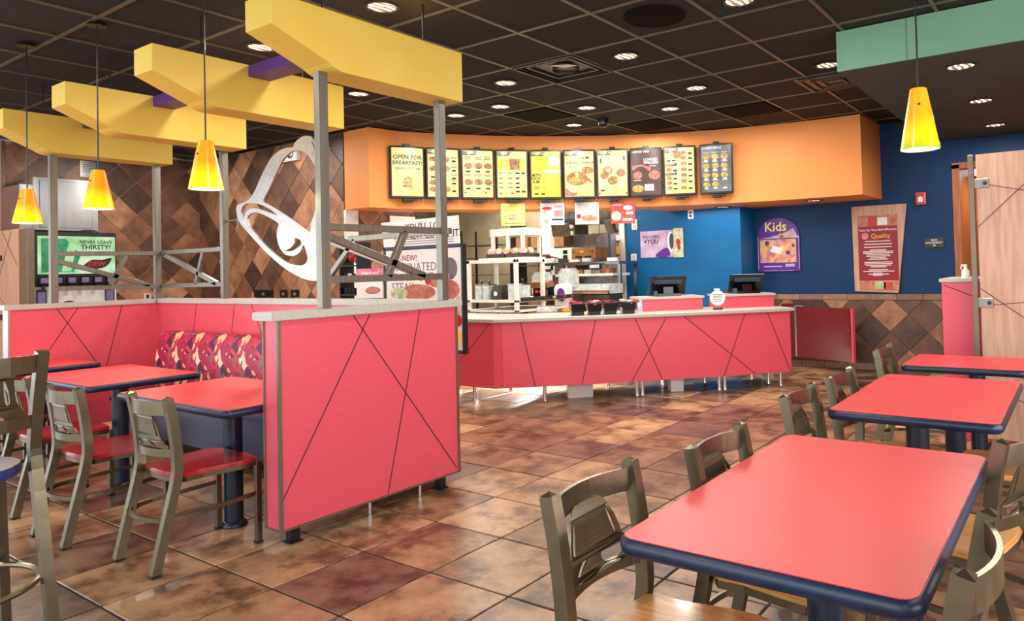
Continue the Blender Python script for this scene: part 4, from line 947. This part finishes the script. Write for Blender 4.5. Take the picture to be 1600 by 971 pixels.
MB().xz([(-.26, .02), (.24, 0), (.36, 1.045), (-.27, 1.05)], -.03, 0).build('board', 'maple', t, bevel=.004)
MB().box(-.20, .25, -.036, -.03, .15, .80).build('poster', 'poster', t); MB().box(-.20, .25, -.036, -.03, .80, .93).box(-.20, .25, -.036, -.03, .035, .15).build('food_strip', 'bread', t)
MB().box(-.08, .02, -.0375, -.036, .80, .92).box(.08, .18, -.0375, -.036, .04, .13).build('food_strip', 'redprint', t); MB().box(.03, .14, -.0375, -.036, .81, .9).build('food_strip', 'paper', t); MB().box(-.02, .1, -.0375, -.036, .05, .14).build('food_strip', 'salad', t)
def Q(s, size, x, z, m, b=.01, d=-.0365): v, f_ = text(s, size, x, z, 'CENTER', b); MB().add(v, f_, FRONT(d)).build('lettering', m, t)
Q('Taste the Taco Bell difference', .036, .025, .755, 'paper'); Q('Quality', .075, .06, .68, 'gold', .015)
MB().xz(disc(-.12, .685, .04, .042), -.038, -.036).build('seal', 'pinkprint', t)
m_ = MB(); rd = random.Random(5); z = .615
while z > .2:
    h = rd.uniform(.09, .18); m_.box(.025-h, .025+h, -.0375, -.036, z, z+.009); z -= .0185 if rd.random() < .7 else .035
m_.build('text_lines', 'paper', t)['kind'] = 'stuff'; MB().box(-.04, .07, -.0378, -.036, .205, .245).build('footer_mark', 'lilac', t)
t = thing('fire_alarm', 'red fire alarm box with a white symbol on the blue wall', 'alarm', (-1.53, YB, 1.95))
MB().box(-.055, .055, -.05, 0, 0, .145).build('housing', 'alarmred', t, bevel=.006); MB().box(.035, .054, -.052, -.05, .01, .135).build('strobe', 'pinkprint', t)
MB().xz([(-.03, .03), (.02, .03), (.025, .08), (.0, .1), (-.03, .085)], -.053, -.05).build('symbol', 'paper', t)
t = thing('occupancy_sign', 'small black sign reading max occupancy 70 beside the doorway', 'sign', (-1.41, YB, 1.45))
MB().box(-.1, .1, -.01, 0, 0, .11).build('plate', 'black', t)
for k, s in enumerate(('MAX', 'OCCUPANCY', '70')): v, f_ = text(s, .03, 0, .086-k*.031, bold=.015); MB().add(v, f_, FRONT(-.011)).build('lettering', 'paper', t)
t = thing('kids_meal_sign', 'purple arch-topped kids meal sign on the blue wall', 'sign', (-3.26, YB, 1.21))
arch = [(-.285, 0), (.285, 0), (.285, .46)] + [(.28*math.cos(a*PI/14), .46+.235*math.sin(a*PI/14)) for a in range(1, 14)] + [(-.285, .46)]
MB().xz(arch, -.02, 0).build('board', 'purpleink', t, bevel=.003, seg=1)
arch2 = [(x*.97, .008+z*.975) for x, z in arch]
MB().box(-.245, .235, -.024, -.02, .115, .415).build('picture', 'kidsyellow', t); MB().box(-.275, -.268, -.023, -.02, .03, .45).box(.268, .275, -.023, -.02, .03, .45).box(-.2, .2, -.023, -.02, .008, .014).build('rim', 'lilac', t)
v, f_ = text('Kids', .17, -.03, .575, bold=.015); MB().add(v, f_, FRONT(-.024)).build('lettering', 'yellowprint', t)
v, f_ = text('Meal', .09, .1, .46, bold=.015); MB().add(v, f_, FRONT(-.026)).build('lettering', 'gold', t)
MB().xz(smooth_loop([(-.26, .43), (-.1, .45), (.1, .5), (.2, .55), (.24, .47), (.26, .43), (.1, .43), (-.1, .43)], 3), -.022, -.02).build('ribbon', 'lilac', t)
MB().xz([(-.11, .26), (.03, .22), (.06, .3), (-.07, .34)], -.03, -.024).build('box_picture', 'paper', t); MB().box(.09, .21, -.0235, -.02, .06, .095).box(-.2, .05, -.0235, -.02, .06, .072).build('small_print', 'lilac', t)
MB().xz([(.2+.035*math.cos(a*PI/5+PI/2)*(1 if a % 2 == 0 else .45), .33+.035*math.sin(a*PI/5+PI/2)*(1 if a % 2 == 0 else .45)) for a in range(10)], -.0255, -.024).xz(disc(-.15, .37, .03), -.0255, -.024).xz(disc(.13, .24, .03), -.0255, -.024).build('printed_shapes', 'purpleink', t)
t = thing('wall_poster', 'lilac poster beside a green leaflet on the bright blue wall', 'poster', (-4.72, 8.45, 1.42))
MB().box(-.33, .33, -.008, 0, .02, .38).build('sheet', 'lilac', t); v, f_ = text('TACO BELL', .055, -.16, .30, bold=.0); MB().add(v, f_, FRONT(-.009)).build('lettering', 'ink', t); v, f_ = text('+YOU', .085, -.16, .235, bold=.012); MB().add(v, f_, FRONT(-.009)).build('lettering', 'ink', t)
MB().xz(smooth_loop([(-.1, .03), (.0, .12), (.1, .14), (.12, .03)], 3), -.0095, -.008).build('printed_shape', 'purpleink', t); MB().xz(disc(.14, .22, .05, .14), -.0092, -.008).build('printed_shape', 'paper', t); MB().xz(disc(.155, .23, .035, .11), -.0098, -.008).build('printed_shape', 'bowlblue', t)
t = thing('leaflet', 'pale green leaflet pinned over the right end of the lilac poster', 'leaflet', (-4.46, 8.438, 1.43))
MB().box(-.07, .07, -.004, 0, 0, .39).build('sheet', 'salad', t); MB().xz(disc(0, .2, .03, .05), -.006, -.004).xz(disc(.01, .13, .025, .03), -.006, -.004).build('printed_shape', 'redink', t)
for x, z, w_, h_, lb in ((-5.14, 1.83, .09, .145, 'upper white switch plate left of the lilac poster'), (-5.165, 1.38, .09, .12, 'lower white switch plate left of the lilac poster'), (-4.27, 1.93, .08, .12, 'white outlet plate high on the bright blue wall under the fascia')):
    t = thing('switch_plate', lb, 'switch', (x, 8.45, z), 0, 'white wall plates'); MB().box(-w_/2, w_/2, -.01, 0, 0, h_).build('plate', 'white', t, bevel=.003)
    MB().box(-w_/4, w_/4, -.014, -.01, h_*.2, h_*.45).box(-w_/4, w_/4, -.014, -.01, h_*.55, h_*.8).build('switch', 'bowlblue' if 'outlet' in lb else 'lilac', t)

# ------------------------------------------------------------------ partitions and trash counter
t = thing('partition', 'tall pale maple partition with a steel post and thin cables on the right', 'partition', (-.63, 5.6, 0))
MB().box(-.018, .018, -.025, .025, 0, 2.035).build('post', 'trimmetal', t, bevel=.002, seg=1)
MB().box(.032, 2.0, -.015, .015, .06, 2.035).build('panel', 'maple', t)
for z in (1.83, 1.0): MB().box(.018, .11, -.024, -.015, z-.033, z+.033).build('bracket', 'steelpost', t, bevel=.002, seg=1); MB().lathe([(.014, 0), (.014, .006)], 12, Matrix.Translation((.085, -.024, z)) @ Matrix.Rotation(PI/2, 4, 'X')).build('bolt', 'black', t)
for a, b in (((.1, 1.82), (.7, 1.66)), ((.034, 1.53), (.5, 1.98)), ((.034, 1.10), (.8, .5)), ((.11, .985), (.9, 1.07)), ((.034, .42), (.6, .2)), ((.25, .5), (.8, .12))):
    MB().sweep([(a[0], -.0165, a[1]), (b[0], -.0165, b[1])], .004, .006, (0, 1, 0)).build('cable', 'groove', t)
t = thing('trash_counter', 'narrow pink-red waste cabinet behind the maple partition', 'cabinet', (-.55, 6.0, 0))
MB().box(-.315, .6, -.28, .28, 0, 1.142).build('body', 'red', t, bevel=.003, seg=1)
MB().box(-.33, .62, -.3, .3, 1.142, 1.168).build('top', 'capstone', t, bevel=.004)
m_ = MB(); groove(m_, FRONT(-.2805), (-.3, 1.12), (.1, .95)); m_.build('groove', 'groove', t)
t = thing('spray_bottle', 'white spray bottle standing on the waste cabinet', 'bottle', (-.72, 5.86, 1.168))
MB().lathe([(.028, 0), (.028, .05), (.012, .07), (.012, .085)], 16).build('bottle', 'white', t, smooth=True); MB().box(-.03, .012, -.01, .01, .085, .1).box(-.034, -.026, -.006, .006, .06, .088).build('trigger', 'white', t, bevel=.003)
t = thing('partition', 'low pale maple partition with a steel post at the far left', 'partition', (-8.91, 2.75, 0))
MB().box(-.11, .12, -.03, .03, 0, 1.86).build('post', 'trimmetal', t, bevel=.002, seg=1)
MB().box(-1.3, -.11, -.018, .018, .06, 1.87).build('panel', 'maple', t)
for z in (1.58, .95): MB().box(-.74, -.63, -.03, -.018, z-.03, z+.03).build('bracket', 'black', t)
for a, b in (((-.6, 1.85), (-.2, 1.5)), ((-.7, 1.4), (-.35, 1.85)), ((-.8, 1.2), (-.15, .9))): MB().sweep([(a[0], -.0195, a[1]), (b[0], -.0195, b[1])], .003, .004, (0, 1, 0)).build('cable', 'groove', t)

# ------------------------------------------------------------------ drinks station
t = thing('drinks_counter', 'red cabinet under the drinks machine', 'cabinet', (-9.8, 3.45, 0))
MB().box(-.37, .32, -.5, .5, 0, .86).build('body', 'red', t); MB().box(-.375, .35, -.53, .53, .86, .9).build('top', 'capstone', t, bevel=.004)
t = thing('drinks_machine', 'drinks dispenser with a lit green sign reading never leave thirsty', 'drinks machine', (-9.6, 3.42, .9))
# front faces +x; local y is along the wall
MB().box(-.5, 0, -.41, .42, .36, .98).build('cabinet', 'black', t, bevel=.01)
MB().box(0, .015, -.36, .40, .5, .93).build('lit_sign', 'drinkscreen', t, bevel=.004)
m_ = MB(); XF = XFACE(.0162)
m_.prism([(-.33, .52), (-.02, .52), (.05, .72), (-.1, .9), (-.33, .9)], 0, .001, XF); m_.build('picture', 'greenprint', t)
m_ = MB().prism([(-.14, .53), (-.05, .53), (.02, .9), (-.06, .9)], .0012, .002, XF); m_.build('bottle_picture', 'drinkscreen', t)
for s, sz, zz, b in (('NEVER LEAVE', .055, .865, .008), ('THIRSTY!', .074, .805, .015)): v, f_ = text(s, sz, .2, zz, bold=b); MB().add(v, f_, XFACE(.018)).build('lettering', 'ink', t)
v, f_ = text('DEW', .075, .2, .61, bold=.03, shear=.3); MB().add(v, f_, XFACE(.021)).build('lettering', 'redink', t)
MB().prism(smooth_loop([(.06, .57), (.16, .55), (.3, .58), (.36, .68), (.26, .66), (.16, .66), (.1, .62)], 3), .001, .003, XF).build('logo_shape', 'ink', t)
MB().box(-.3, .05, -.4, .41, .385, .485).build('valve_bar', 'black', t, bevel=.008)
for k in range(6): MB().box(.05, .075, -.37+k*.13, -.27+k*.13, .385, .475).build('valve', 'blackgloss', t, bevel=.006); MB().box(.075, .079, -.355+k*.13, -.285+k*.13, .40, .46).build('button_label', 'bluebutton', t); MB().box(.03, .05, -.335+k*.13, -.305+k*.13, .315, .385).build('nozzle', 'black', t)
MB().box(-.45, -.02, -.41, .42, .02, .38).build('backsplash', 'white', t); MB().box(-.02, .26, -.41, .42, 0, .05).build('drip_tray', 'steel', t, bevel=.004)
for y0 in (-.37, .3): MB().box(-.02, -.01, y0, y0+.1, .1, .33).build('side_label', 'bowlblue', t); MB().box(-.01, -.006, y0+.015, y0+.085, .13, .30).build('button_label', 'bluebutton', t)
MB().prism([(-.06+.09*math.cos(a*PI/10), .12+.075*math.sin(a*PI/10)) for a in range(11)] + [(-.06-.07*math.cos(a*PI/10), .12+.055*math.sin(a*PI/10)) for a in range(11)], -.02, -.016, XFACE(0)).build('printed_arc', 'ink', t)
MB().sweep([(.03, .02+.1*math.cos(a*PI/10)+.1, .97+.035*math.sin(a*PI/10)) for a in range(11)], .01, .012, (1, 0, 0)).build('handle', 'black', t)
t = thing('ice_hopper', 'stainless steel ice hopper on top of the drinks machine', 'ice machine', (-9.88, 3.36, 1.895))
MB().box(-.3, .26, -.33, .30, 0, .59).build('housing', 'steel', t, bevel=.006)
MB().box(.26, .266, -.27, .24, .03, .56).build('front_panel', 'steel', t, bevel=.003); MB().box(-.3, .2, .302, .32, 0, .55).build('side_panel', 'steel', t)
MB().box(-.3, .26, -.45, -.332, 0, .5).build('side_cabinet', 'steel', t, bevel=.006)

# ------------------------------------------------------------------ kitchen behind the counter
def kb(name, label, cat, x0, x1, y0, y1, z0, z1, m, bevel=.004, group=None):
    return tag(MB().box(x0, x1, y0, y1, z0, z1).build(name, m, bevel=bevel), label, cat, group)
t = thing('prep_shelf', 'pale two-tier serving shelf on the counter behind the tall poster', 'shelf', (-5.65, 6.55, .835))
MB().box(-.40, .37, -.45, .5, .0, .025).build('lower_tier', 'paleshelf', t, bevel=.003); MB().box(-.40, .37, -.45, .5, .11, .14).build('middle_tier', 'paleshelf', t, bevel=.003); MB().box(-.42, .37, -.45, .06, .565, .605).build('upper_tier', 'paleshelf', t, bevel=.003)
for x, y in ((-.38, -.43), (.35, -.43), (.35, .04), (-.38, .04)): MB().box(x-.02, x+.02, y-.02, y+.02, 0, .6).build('leg', 'paleshelf', t)
t = thing('holding_cabinet_shelf', 'small pale heat-lamp shelf standing on top of the serving shelf', 'shelf', (-5.74, 6.55, 1.44))
MB().box(-.36, .34, -.2, .24, 0, .025).build('tray_deck', 'paleshelf', t, bevel=.003); MB().box(-.24, .30, -.12, .24, .285, .375).build('lamp_housing', 'paleshelf', t, bevel=.004)
for x, y in ((-.2, -.1), (.04, -.1), (.0, .2), (.27, .2), (.27, -.1)): MB().box(x-.02, x+.02, y-.015, y+.015, .025, .29).build('leg', 'paleshelf', t)
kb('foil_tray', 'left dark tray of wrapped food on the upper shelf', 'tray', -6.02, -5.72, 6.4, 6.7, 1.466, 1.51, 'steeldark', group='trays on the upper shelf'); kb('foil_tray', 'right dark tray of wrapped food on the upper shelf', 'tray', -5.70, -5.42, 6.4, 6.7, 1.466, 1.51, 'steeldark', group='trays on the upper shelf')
rd = random.Random(11)
for k in range(10):
    x = -5.97 + (k % 5)*.125; y = 6.45 + (k//5)*.12
    tag(MB().ball((x, y, 1.54), .055, .05, .045).build('wrapped_food', 'wrap', smooth=True), '%s wrapped food item from the left in the %s row of the upper shelf trays' % (('first', 'second', 'third', 'fourth', 'fifth')[k % 5], ('front', 'back')[k//5]), 'food', 'wrapped food on the upper shelf')
m_ = MB()
for k in range(5): m_.sweep(smooth_path([(-5.5+.03*k, 6.85, 1.45), (-5.45+.02*k, 6.8, 1.49), (-5.37, 6.82, 1.47), (-5.30, 6.9, 1.445)], 3), .03, .02, round_=6)
tag(m_.build('red_cloth', 'redwrap'), 'dark red cloth heaped on the right of the upper shelf', 'cloth')
for i, x in enumerate((-5.98, -5.86, -5.46, -5.34)):
    t = thing('sauce_dispenser', ('leftmost clear dispenser with a steel handle on the serving shelf', 'second clear dispenser with a steel handle from the left', 'third clear dispenser with a steel handle from the left', 'rightmost clear dispenser with a steel handle on the serving shelf')[i], 'dispenser', (x, 6.28, .975), 0, 'dispensers on the serving shelf')
    MB().box(-.052, .052, -.07, .07, 0, .17).build('tub', 'clear', t, bevel=.006); MB().box(-.055, .055, -.075, .075, .17, .182).build('lid', 'steel', t); MB().sweep([(0, 0, .182), (.02, -.02, .215), (.06, -.08, .235)], .014, .01).build('handle', 'steel', t)
t = thing('warmer_box', 'brown house-shaped warmer between the clear dispensers', 'dispenser', (-5.655, 6.25, .975))
MB().xz([(-.09, 0), (.09, 0), (.09, .09), (.04, .17), (-.04, .17), (-.09, .09)], -.08, .08).build('body', 'steeldark', t, bevel=.006); MB().lathe([(.03, 0), (.028, .012)], 16, Matrix.Translation((0, -.08, .07)) @ Matrix.Rotation(PI/2, 4, 'X')).build('knob', 'chrome', t)
t = thing('timer_panel', 'black control panel with red digits on the serving shelf', 'timer', (-5.42, 6.72, .975))
MB().box(-.1, .15, -.05, .05, 0, .13).build('housing', 'blackgloss', t, bevel=.006); MB().box(-.12, .15, -.06, .08, .13, .2, Matrix.Rotation(.2, 4, 'X')).build('slatted_top', 'card', t, bevel=.004)
MB().box(-.06, -.02, -.052, -.05, .06, .09).box(.0, .04, -.052, -.05, .06, .09).build('red_digit', emit('red_led', rgb(230, 30, 40), 1.2), t); MB().box(.07, .13, -.052, -.05, .03, .1).build('screen', 'card', t)
t = thing('paper_bag', 'white bag with a purple print beside the timer panel', 'bag', (-5.42, 7.15, .835))
MB().xz([(-.1, 0), (.1, 0), (.1, .26), (.06, .3), (-.07, .29), (-.11, .24)], -.06, .06).build('bag', 'paper', t, bevel=.01); MB().xz(smooth_loop([(-.05, .1), (.05, .08), (.06, .2), (.0, .24), (-.05, .2)], 3), -.063, -.06).build('printed_mark', 'purpleink', t)
for k, (x, y, z) in enumerate(((-5.62, 7.0, 1.16), (-5.46, 7.34, 1.2))): kb('plastic_sack', ('left clear plastic sack of supplies beside the serving shelf', 'right clear plastic sack of supplies beside the serving shelf')[k], 'bag', x-.13, x+.1, y-.1, y+.1, .98 if k == 0 else 1.05, z+.12, 'clear', .035, 'clear sacks')
kb('white_cup_stack', 'blue and white tray of papers on the counter below the serving shelf', 'papers', -5.05, -4.86, 6.15, 6.3, .835, .90, 'clear', .01)
kb('orange_packet', 'yellow-orange packet lying on the counter near the sauce bins', 'packet', -4.80, -4.62, 6.28, 6.45, .835, .875, 'yellowpaper', .012)
# middle cooking line
t = thing('pass_shelf', 'steel pass-through shelf unit behind the counter', 'shelf', (-5.55, 7.85, 0))
MB().box(-.70, .62, -.16, .3, 1.36, 1.40).build('upper_shelf', 'steel', t, bevel=.003); MB().box(-.45, .5, -.12, .3, 1.21, 1.245).build('lower_shelf', 'paleshelf', t, bevel=.003); MB().box(-.62, .6, -.2, .4, .80, .86).build('worktop', 'steel', t, bevel=.003)
for x in (-.6, .58): MB().box(x-.02, x+.02, -.1, -.06, 0, 1.38).build('leg', 'steel', t); MB().box(x-.02, x+.02, .3, .34, 0, 1.38).build('leg', 'steel', t)
kb('exhaust_hood', 'pale steel hood box at the centre of the kitchen line', 'hood', -6.02, -5.42, 8.2, 8.4, 1.40, 1.80, 'steel')
kb('splash_guard', 'pale lower splash guard behind the steel pan', 'panel', -5.75, -5.26, 8.02, 8.06, .87, 1.205, 'clear')
t = thing('steamer', 'wide steel steamer with black vents and two dark handles on the shelf', 'oven', (-5.75, 7.86, 1.40))
MB().box(-.38, .02, -.1, .2, 0, .2).build('left_body', 'paleshelf', t, bevel=.006); MB().box(.02, .42, -.1, .2, 0, .19).build('right_body', 'card', t, bevel=.006)
for z in (.05, .12): MB().box(-.12, -.05, -.106, -.1, z, z+.05).build('vent', 'black', t)
for x in (.1, .25): MB().box(x, x+.09, -.125, -.1, .06, .08).build('handle', 'black', t)
MB().box(.16, .22, -.106, -.1, .12, .15).build('label', 'yellowpaper', t)
for x in (.06, .36): MB().ball((x, -.1, .14), .014, .014, .014).build('knob', 'black', t)
for i, (x, z) in enumerate(((-6.08, 1.30), (-5.28, 1.30))): 
    t = thing('order_display', ('left small order display hanging under the shelf edge', 'right small order display hanging under the shelf edge')[i], 'display', (x, 7.66, z), 0, 'order displays'); MB().box(-.1, .1, -.015, .015, 0, .075).build('housing', 'black', t, bevel=.003); MB().box(-.075, .075, -.018, -.015, .015, .06).build('screen', 'clear', t)
t = thing('steel_pan', 'large shallow steel pan in the middle of the kitchen line', 'pan', (-5.32, 7.55, .98))
MB().box(-.45, .45, -.2, .15, 0, .012).box(-.45, -.435, -.2, .15, 0, .13).box(.435, .45, -.2, .15, 0, .13).box(-.45, .45, .135, .15, 0, .13).box(-.45, .45, -.2, -.185, 0, .05).build('pan', 'clear', t); MB().box(-.47, .47, -.22, -.2, .03, .055).build('rim', 'card', t)
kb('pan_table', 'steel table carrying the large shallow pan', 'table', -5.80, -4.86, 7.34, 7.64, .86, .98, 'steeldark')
for i, x in enumerate((-5.93, -5.76)): kb('cardboard_box', ('left brown carton on the kitchen worktop', 'right brown carton with a pale label on the kitchen worktop')[i], 'box', x-.085, x+.08, 7.8, 7.95, .86, 1.2, 'card', .004, 'brown cartons')
rd = random.Random(21)
for k in range(6):
    x = -5.9 + k*.14; kb('paper_stack', '%s pile of papers from the left on the lower pass shelf' % ('first', 'second', 'third', 'fourth', 'fifth', 'sixth')[k], 'papers', x-.05, x+.06, 7.76, 7.95, 1.245, 1.275+rd.uniform(0, .04), ('paper', 'clear', 'bread')[k % 3], .004, 'papers on the pass shelf')
t = thing('wire_rack', 'wire rack of yellow wraps and packets at the right of the kitchen', 'rack', (-5.56, 8.72, 0))
for z in (.9, 1.2, 1.38, 1.5, 1.7, 1.86): MB().box(-.12, .1, -.15, .15, z-.015, z).build('shelf', 'steeldark', t)
for x in (-.12, .1): MB().box(x-.008, x+.008, -.15, -.13, 0, 2.0).box(x-.008, x+.008, .13, .15, 0, 2.0).build('upright', 'steel', t)
kb('yellow_carton', 'yellow carton on the wire rack', 'box', -5.665, -5.475, 8.6, 8.84, 1.501, 1.62, 'yellowpaper')
for k, z in enumerate((.9, 1.2, 1.38, 1.7)): kb('packet_stack', ('lowest packet on the wire rack', 'packet below the middle of the wire rack', 'packet just under the yellow carton', 'topmost packet on the wire rack')[k], 'packet', -5.66, -5.48, 8.6, 8.82, z+.001, z+.085, ('card', 'clear', 'paper', 'wrap')[k], .006, 'packets on the wire rack')
for i, (x, y, z, lb) in enumerate(((-6.11, 8.05, 1.78, 'left dark ceiling-hung order monitor'), (-5.05, 7.75, 1.76, 'right dark ceiling-hung order monitor'))):
    t = thing('order_monitor', lb, 'monitor', (x, y, z), .3 - .9*i, 'hung monitors'); MB().box(-.13, .13, -.02, .02, 0, .18, Matrix.Rotation(.35, 4, 'X')).build('screen', 'steeldark', t, bevel=.005); MB().box(-.012, .012, .02, .044, .1, CZ-z).build('drop_pole', 'steel', t)
m_ = MB().sweep(smooth_path([(-5.6, 8.1, 1.80), (-5.72, 8.1, 1.72), (-5.66, 8.1, 1.6), (-5.6, 8.1, 1.42)], 4), .014, .014, round_=6)
tag(m_.build('hose', 'steeldark', smooth=True), 'grey curved hose in front of the hood box', 'hose')
t = thing('steel_column', 'white painted column between the kitchen shelf and the hood box', 'column', (-6.71, 8.5, 0)); MB().box(-.07, .07, -.06, .06, 0, CZ).build('shaft', 'paleshelf', t, bevel=.004)
t = thing('wall_rack', 'dark wire rack against the kitchen wall', 'rack', (-9.0, 9.5, 0))
for z in (1.25, 1.55, 1.78): MB().box(-.35, .5, -.2, .2, z-.012, z).build('shelf', 'steeldark', t)
for x in (-.35, .5): MB().box(x-.015, x+.015, -.2, -.17, 0, 2.05).box(x-.015, x+.015, .17, .2, 0, 2.05).build('upright', 'black', t)
t = thing('storage_shelf', 'dark shelf with brown cartons at the back of the kitchen', 'shelf', (-8.0, 9.9, 0))
for z in (1.4, 1.7, 2.0): MB().box(-.5, .9, -.2, .2, z-.02, z).build('shelf', 'steeldark', t)
for x in (-.5, .9): MB().box(x-.015, x+.015, -.2, .2, 0, 2.2).build('upright', 'steeldark', t)
for k, x in enumerate((-8.3, -7.95, -7.5)): kb('carton', ('left brown carton on the back kitchen shelf', 'middle brown carton on the back kitchen shelf', 'right brown carton on the back kitchen shelf')[k], 'box', x-.14, x+.14, 9.75, 10.05, 1.7, 1.9, 'card', .004, 'cartons on the back kitchen shelf')

# ---- more of the crowded cooking line
kb('shelf_lip', 'long brown-shaded steel lip running back from the serving shelf above the counter', 'shelf', -5.285, -5.255, 6.16, 7.32, .955, 1.0, 'steeldark')  # the lip's brown is shade and reflection put into its colour
for k, (y, m_) in enumerate(((6.75, 'yellowpaper'), (6.95, 'redink'), (7.12, 'redink'))): MB().box(.0151, .0165, y-6.74-.03, y-6.74+.03, -.012, .014, Matrix.Translation((0, 0, 0))).build('sticker', m_, bpy.data.objects['shelf_lip'])
lip = bpy.data.objects['shelf_lip']
for v in lip.data.vertices: v.co -= Vector((-5.27, 6.74, .978))
lip.location = (-5.27, 6.74, .978)
kb('steel_cylinder', 'grey steel drum standing right of the clear supply sacks', 'drum', -5.83, -5.64, 7.18, 7.33, .836, 1.30, 'steeldark', .06)
rd = random.Random(33)
LB = ('leftmost', 'second', 'third', 'fourth', 'fifth', 'sixth', 'seventh')
for k in range(5):
    x = -6.05 + k*.13
    kb('steel_tub', '%s steel tub from the left on the kitchen worktop behind the shelf unit' % LB[k], 'tub', x, x+.11, 8.0, 8.16, .86, 1.0+rd.uniform(0, .07), ('steel', 'paleshelf', 'clear')[k % 3], .01, 'steel tubs on the kitchen worktop')
for k in range(6):
    x = -6.12 + k*.2
    kb('tray_stack', '%s stack of trays from the left on the upper pass shelf front' % LB[k], 'trays', x, x+.14, 7.70, 7.755, 1.402, 1.43+rd.uniform(0, .03), ('clear', 'steeldark', 'paper')[k % 3], .003, 'trays along the pass shelf edge')
for k in range(4):
    x = -6.3 + k*.07
    kb('bottle', '%s dark bottle from the left beside the kitchen column' % LB[k], 'bottle', x, x+.05, 8.34, 8.39, .901, 1.14+.02*(k % 2), ('steeldark', 'card', 'black', 'white')[k], .012, 'bottles by the kitchen column')
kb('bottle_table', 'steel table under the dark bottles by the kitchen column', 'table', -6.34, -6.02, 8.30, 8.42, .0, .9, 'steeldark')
t = thing('wall_hood', 'broad dark exhaust canopy hanging over the cooking line', 'hood', (-5.7, 8.9, 2.0))
MB().box(-.9, .3, -.3, .4, 0, .5).build('canopy', 'steeldark', t, bevel=.006); MB().box(-.88, .28, -.305, -.3, .02, .06).build('lip', 'steel', t)
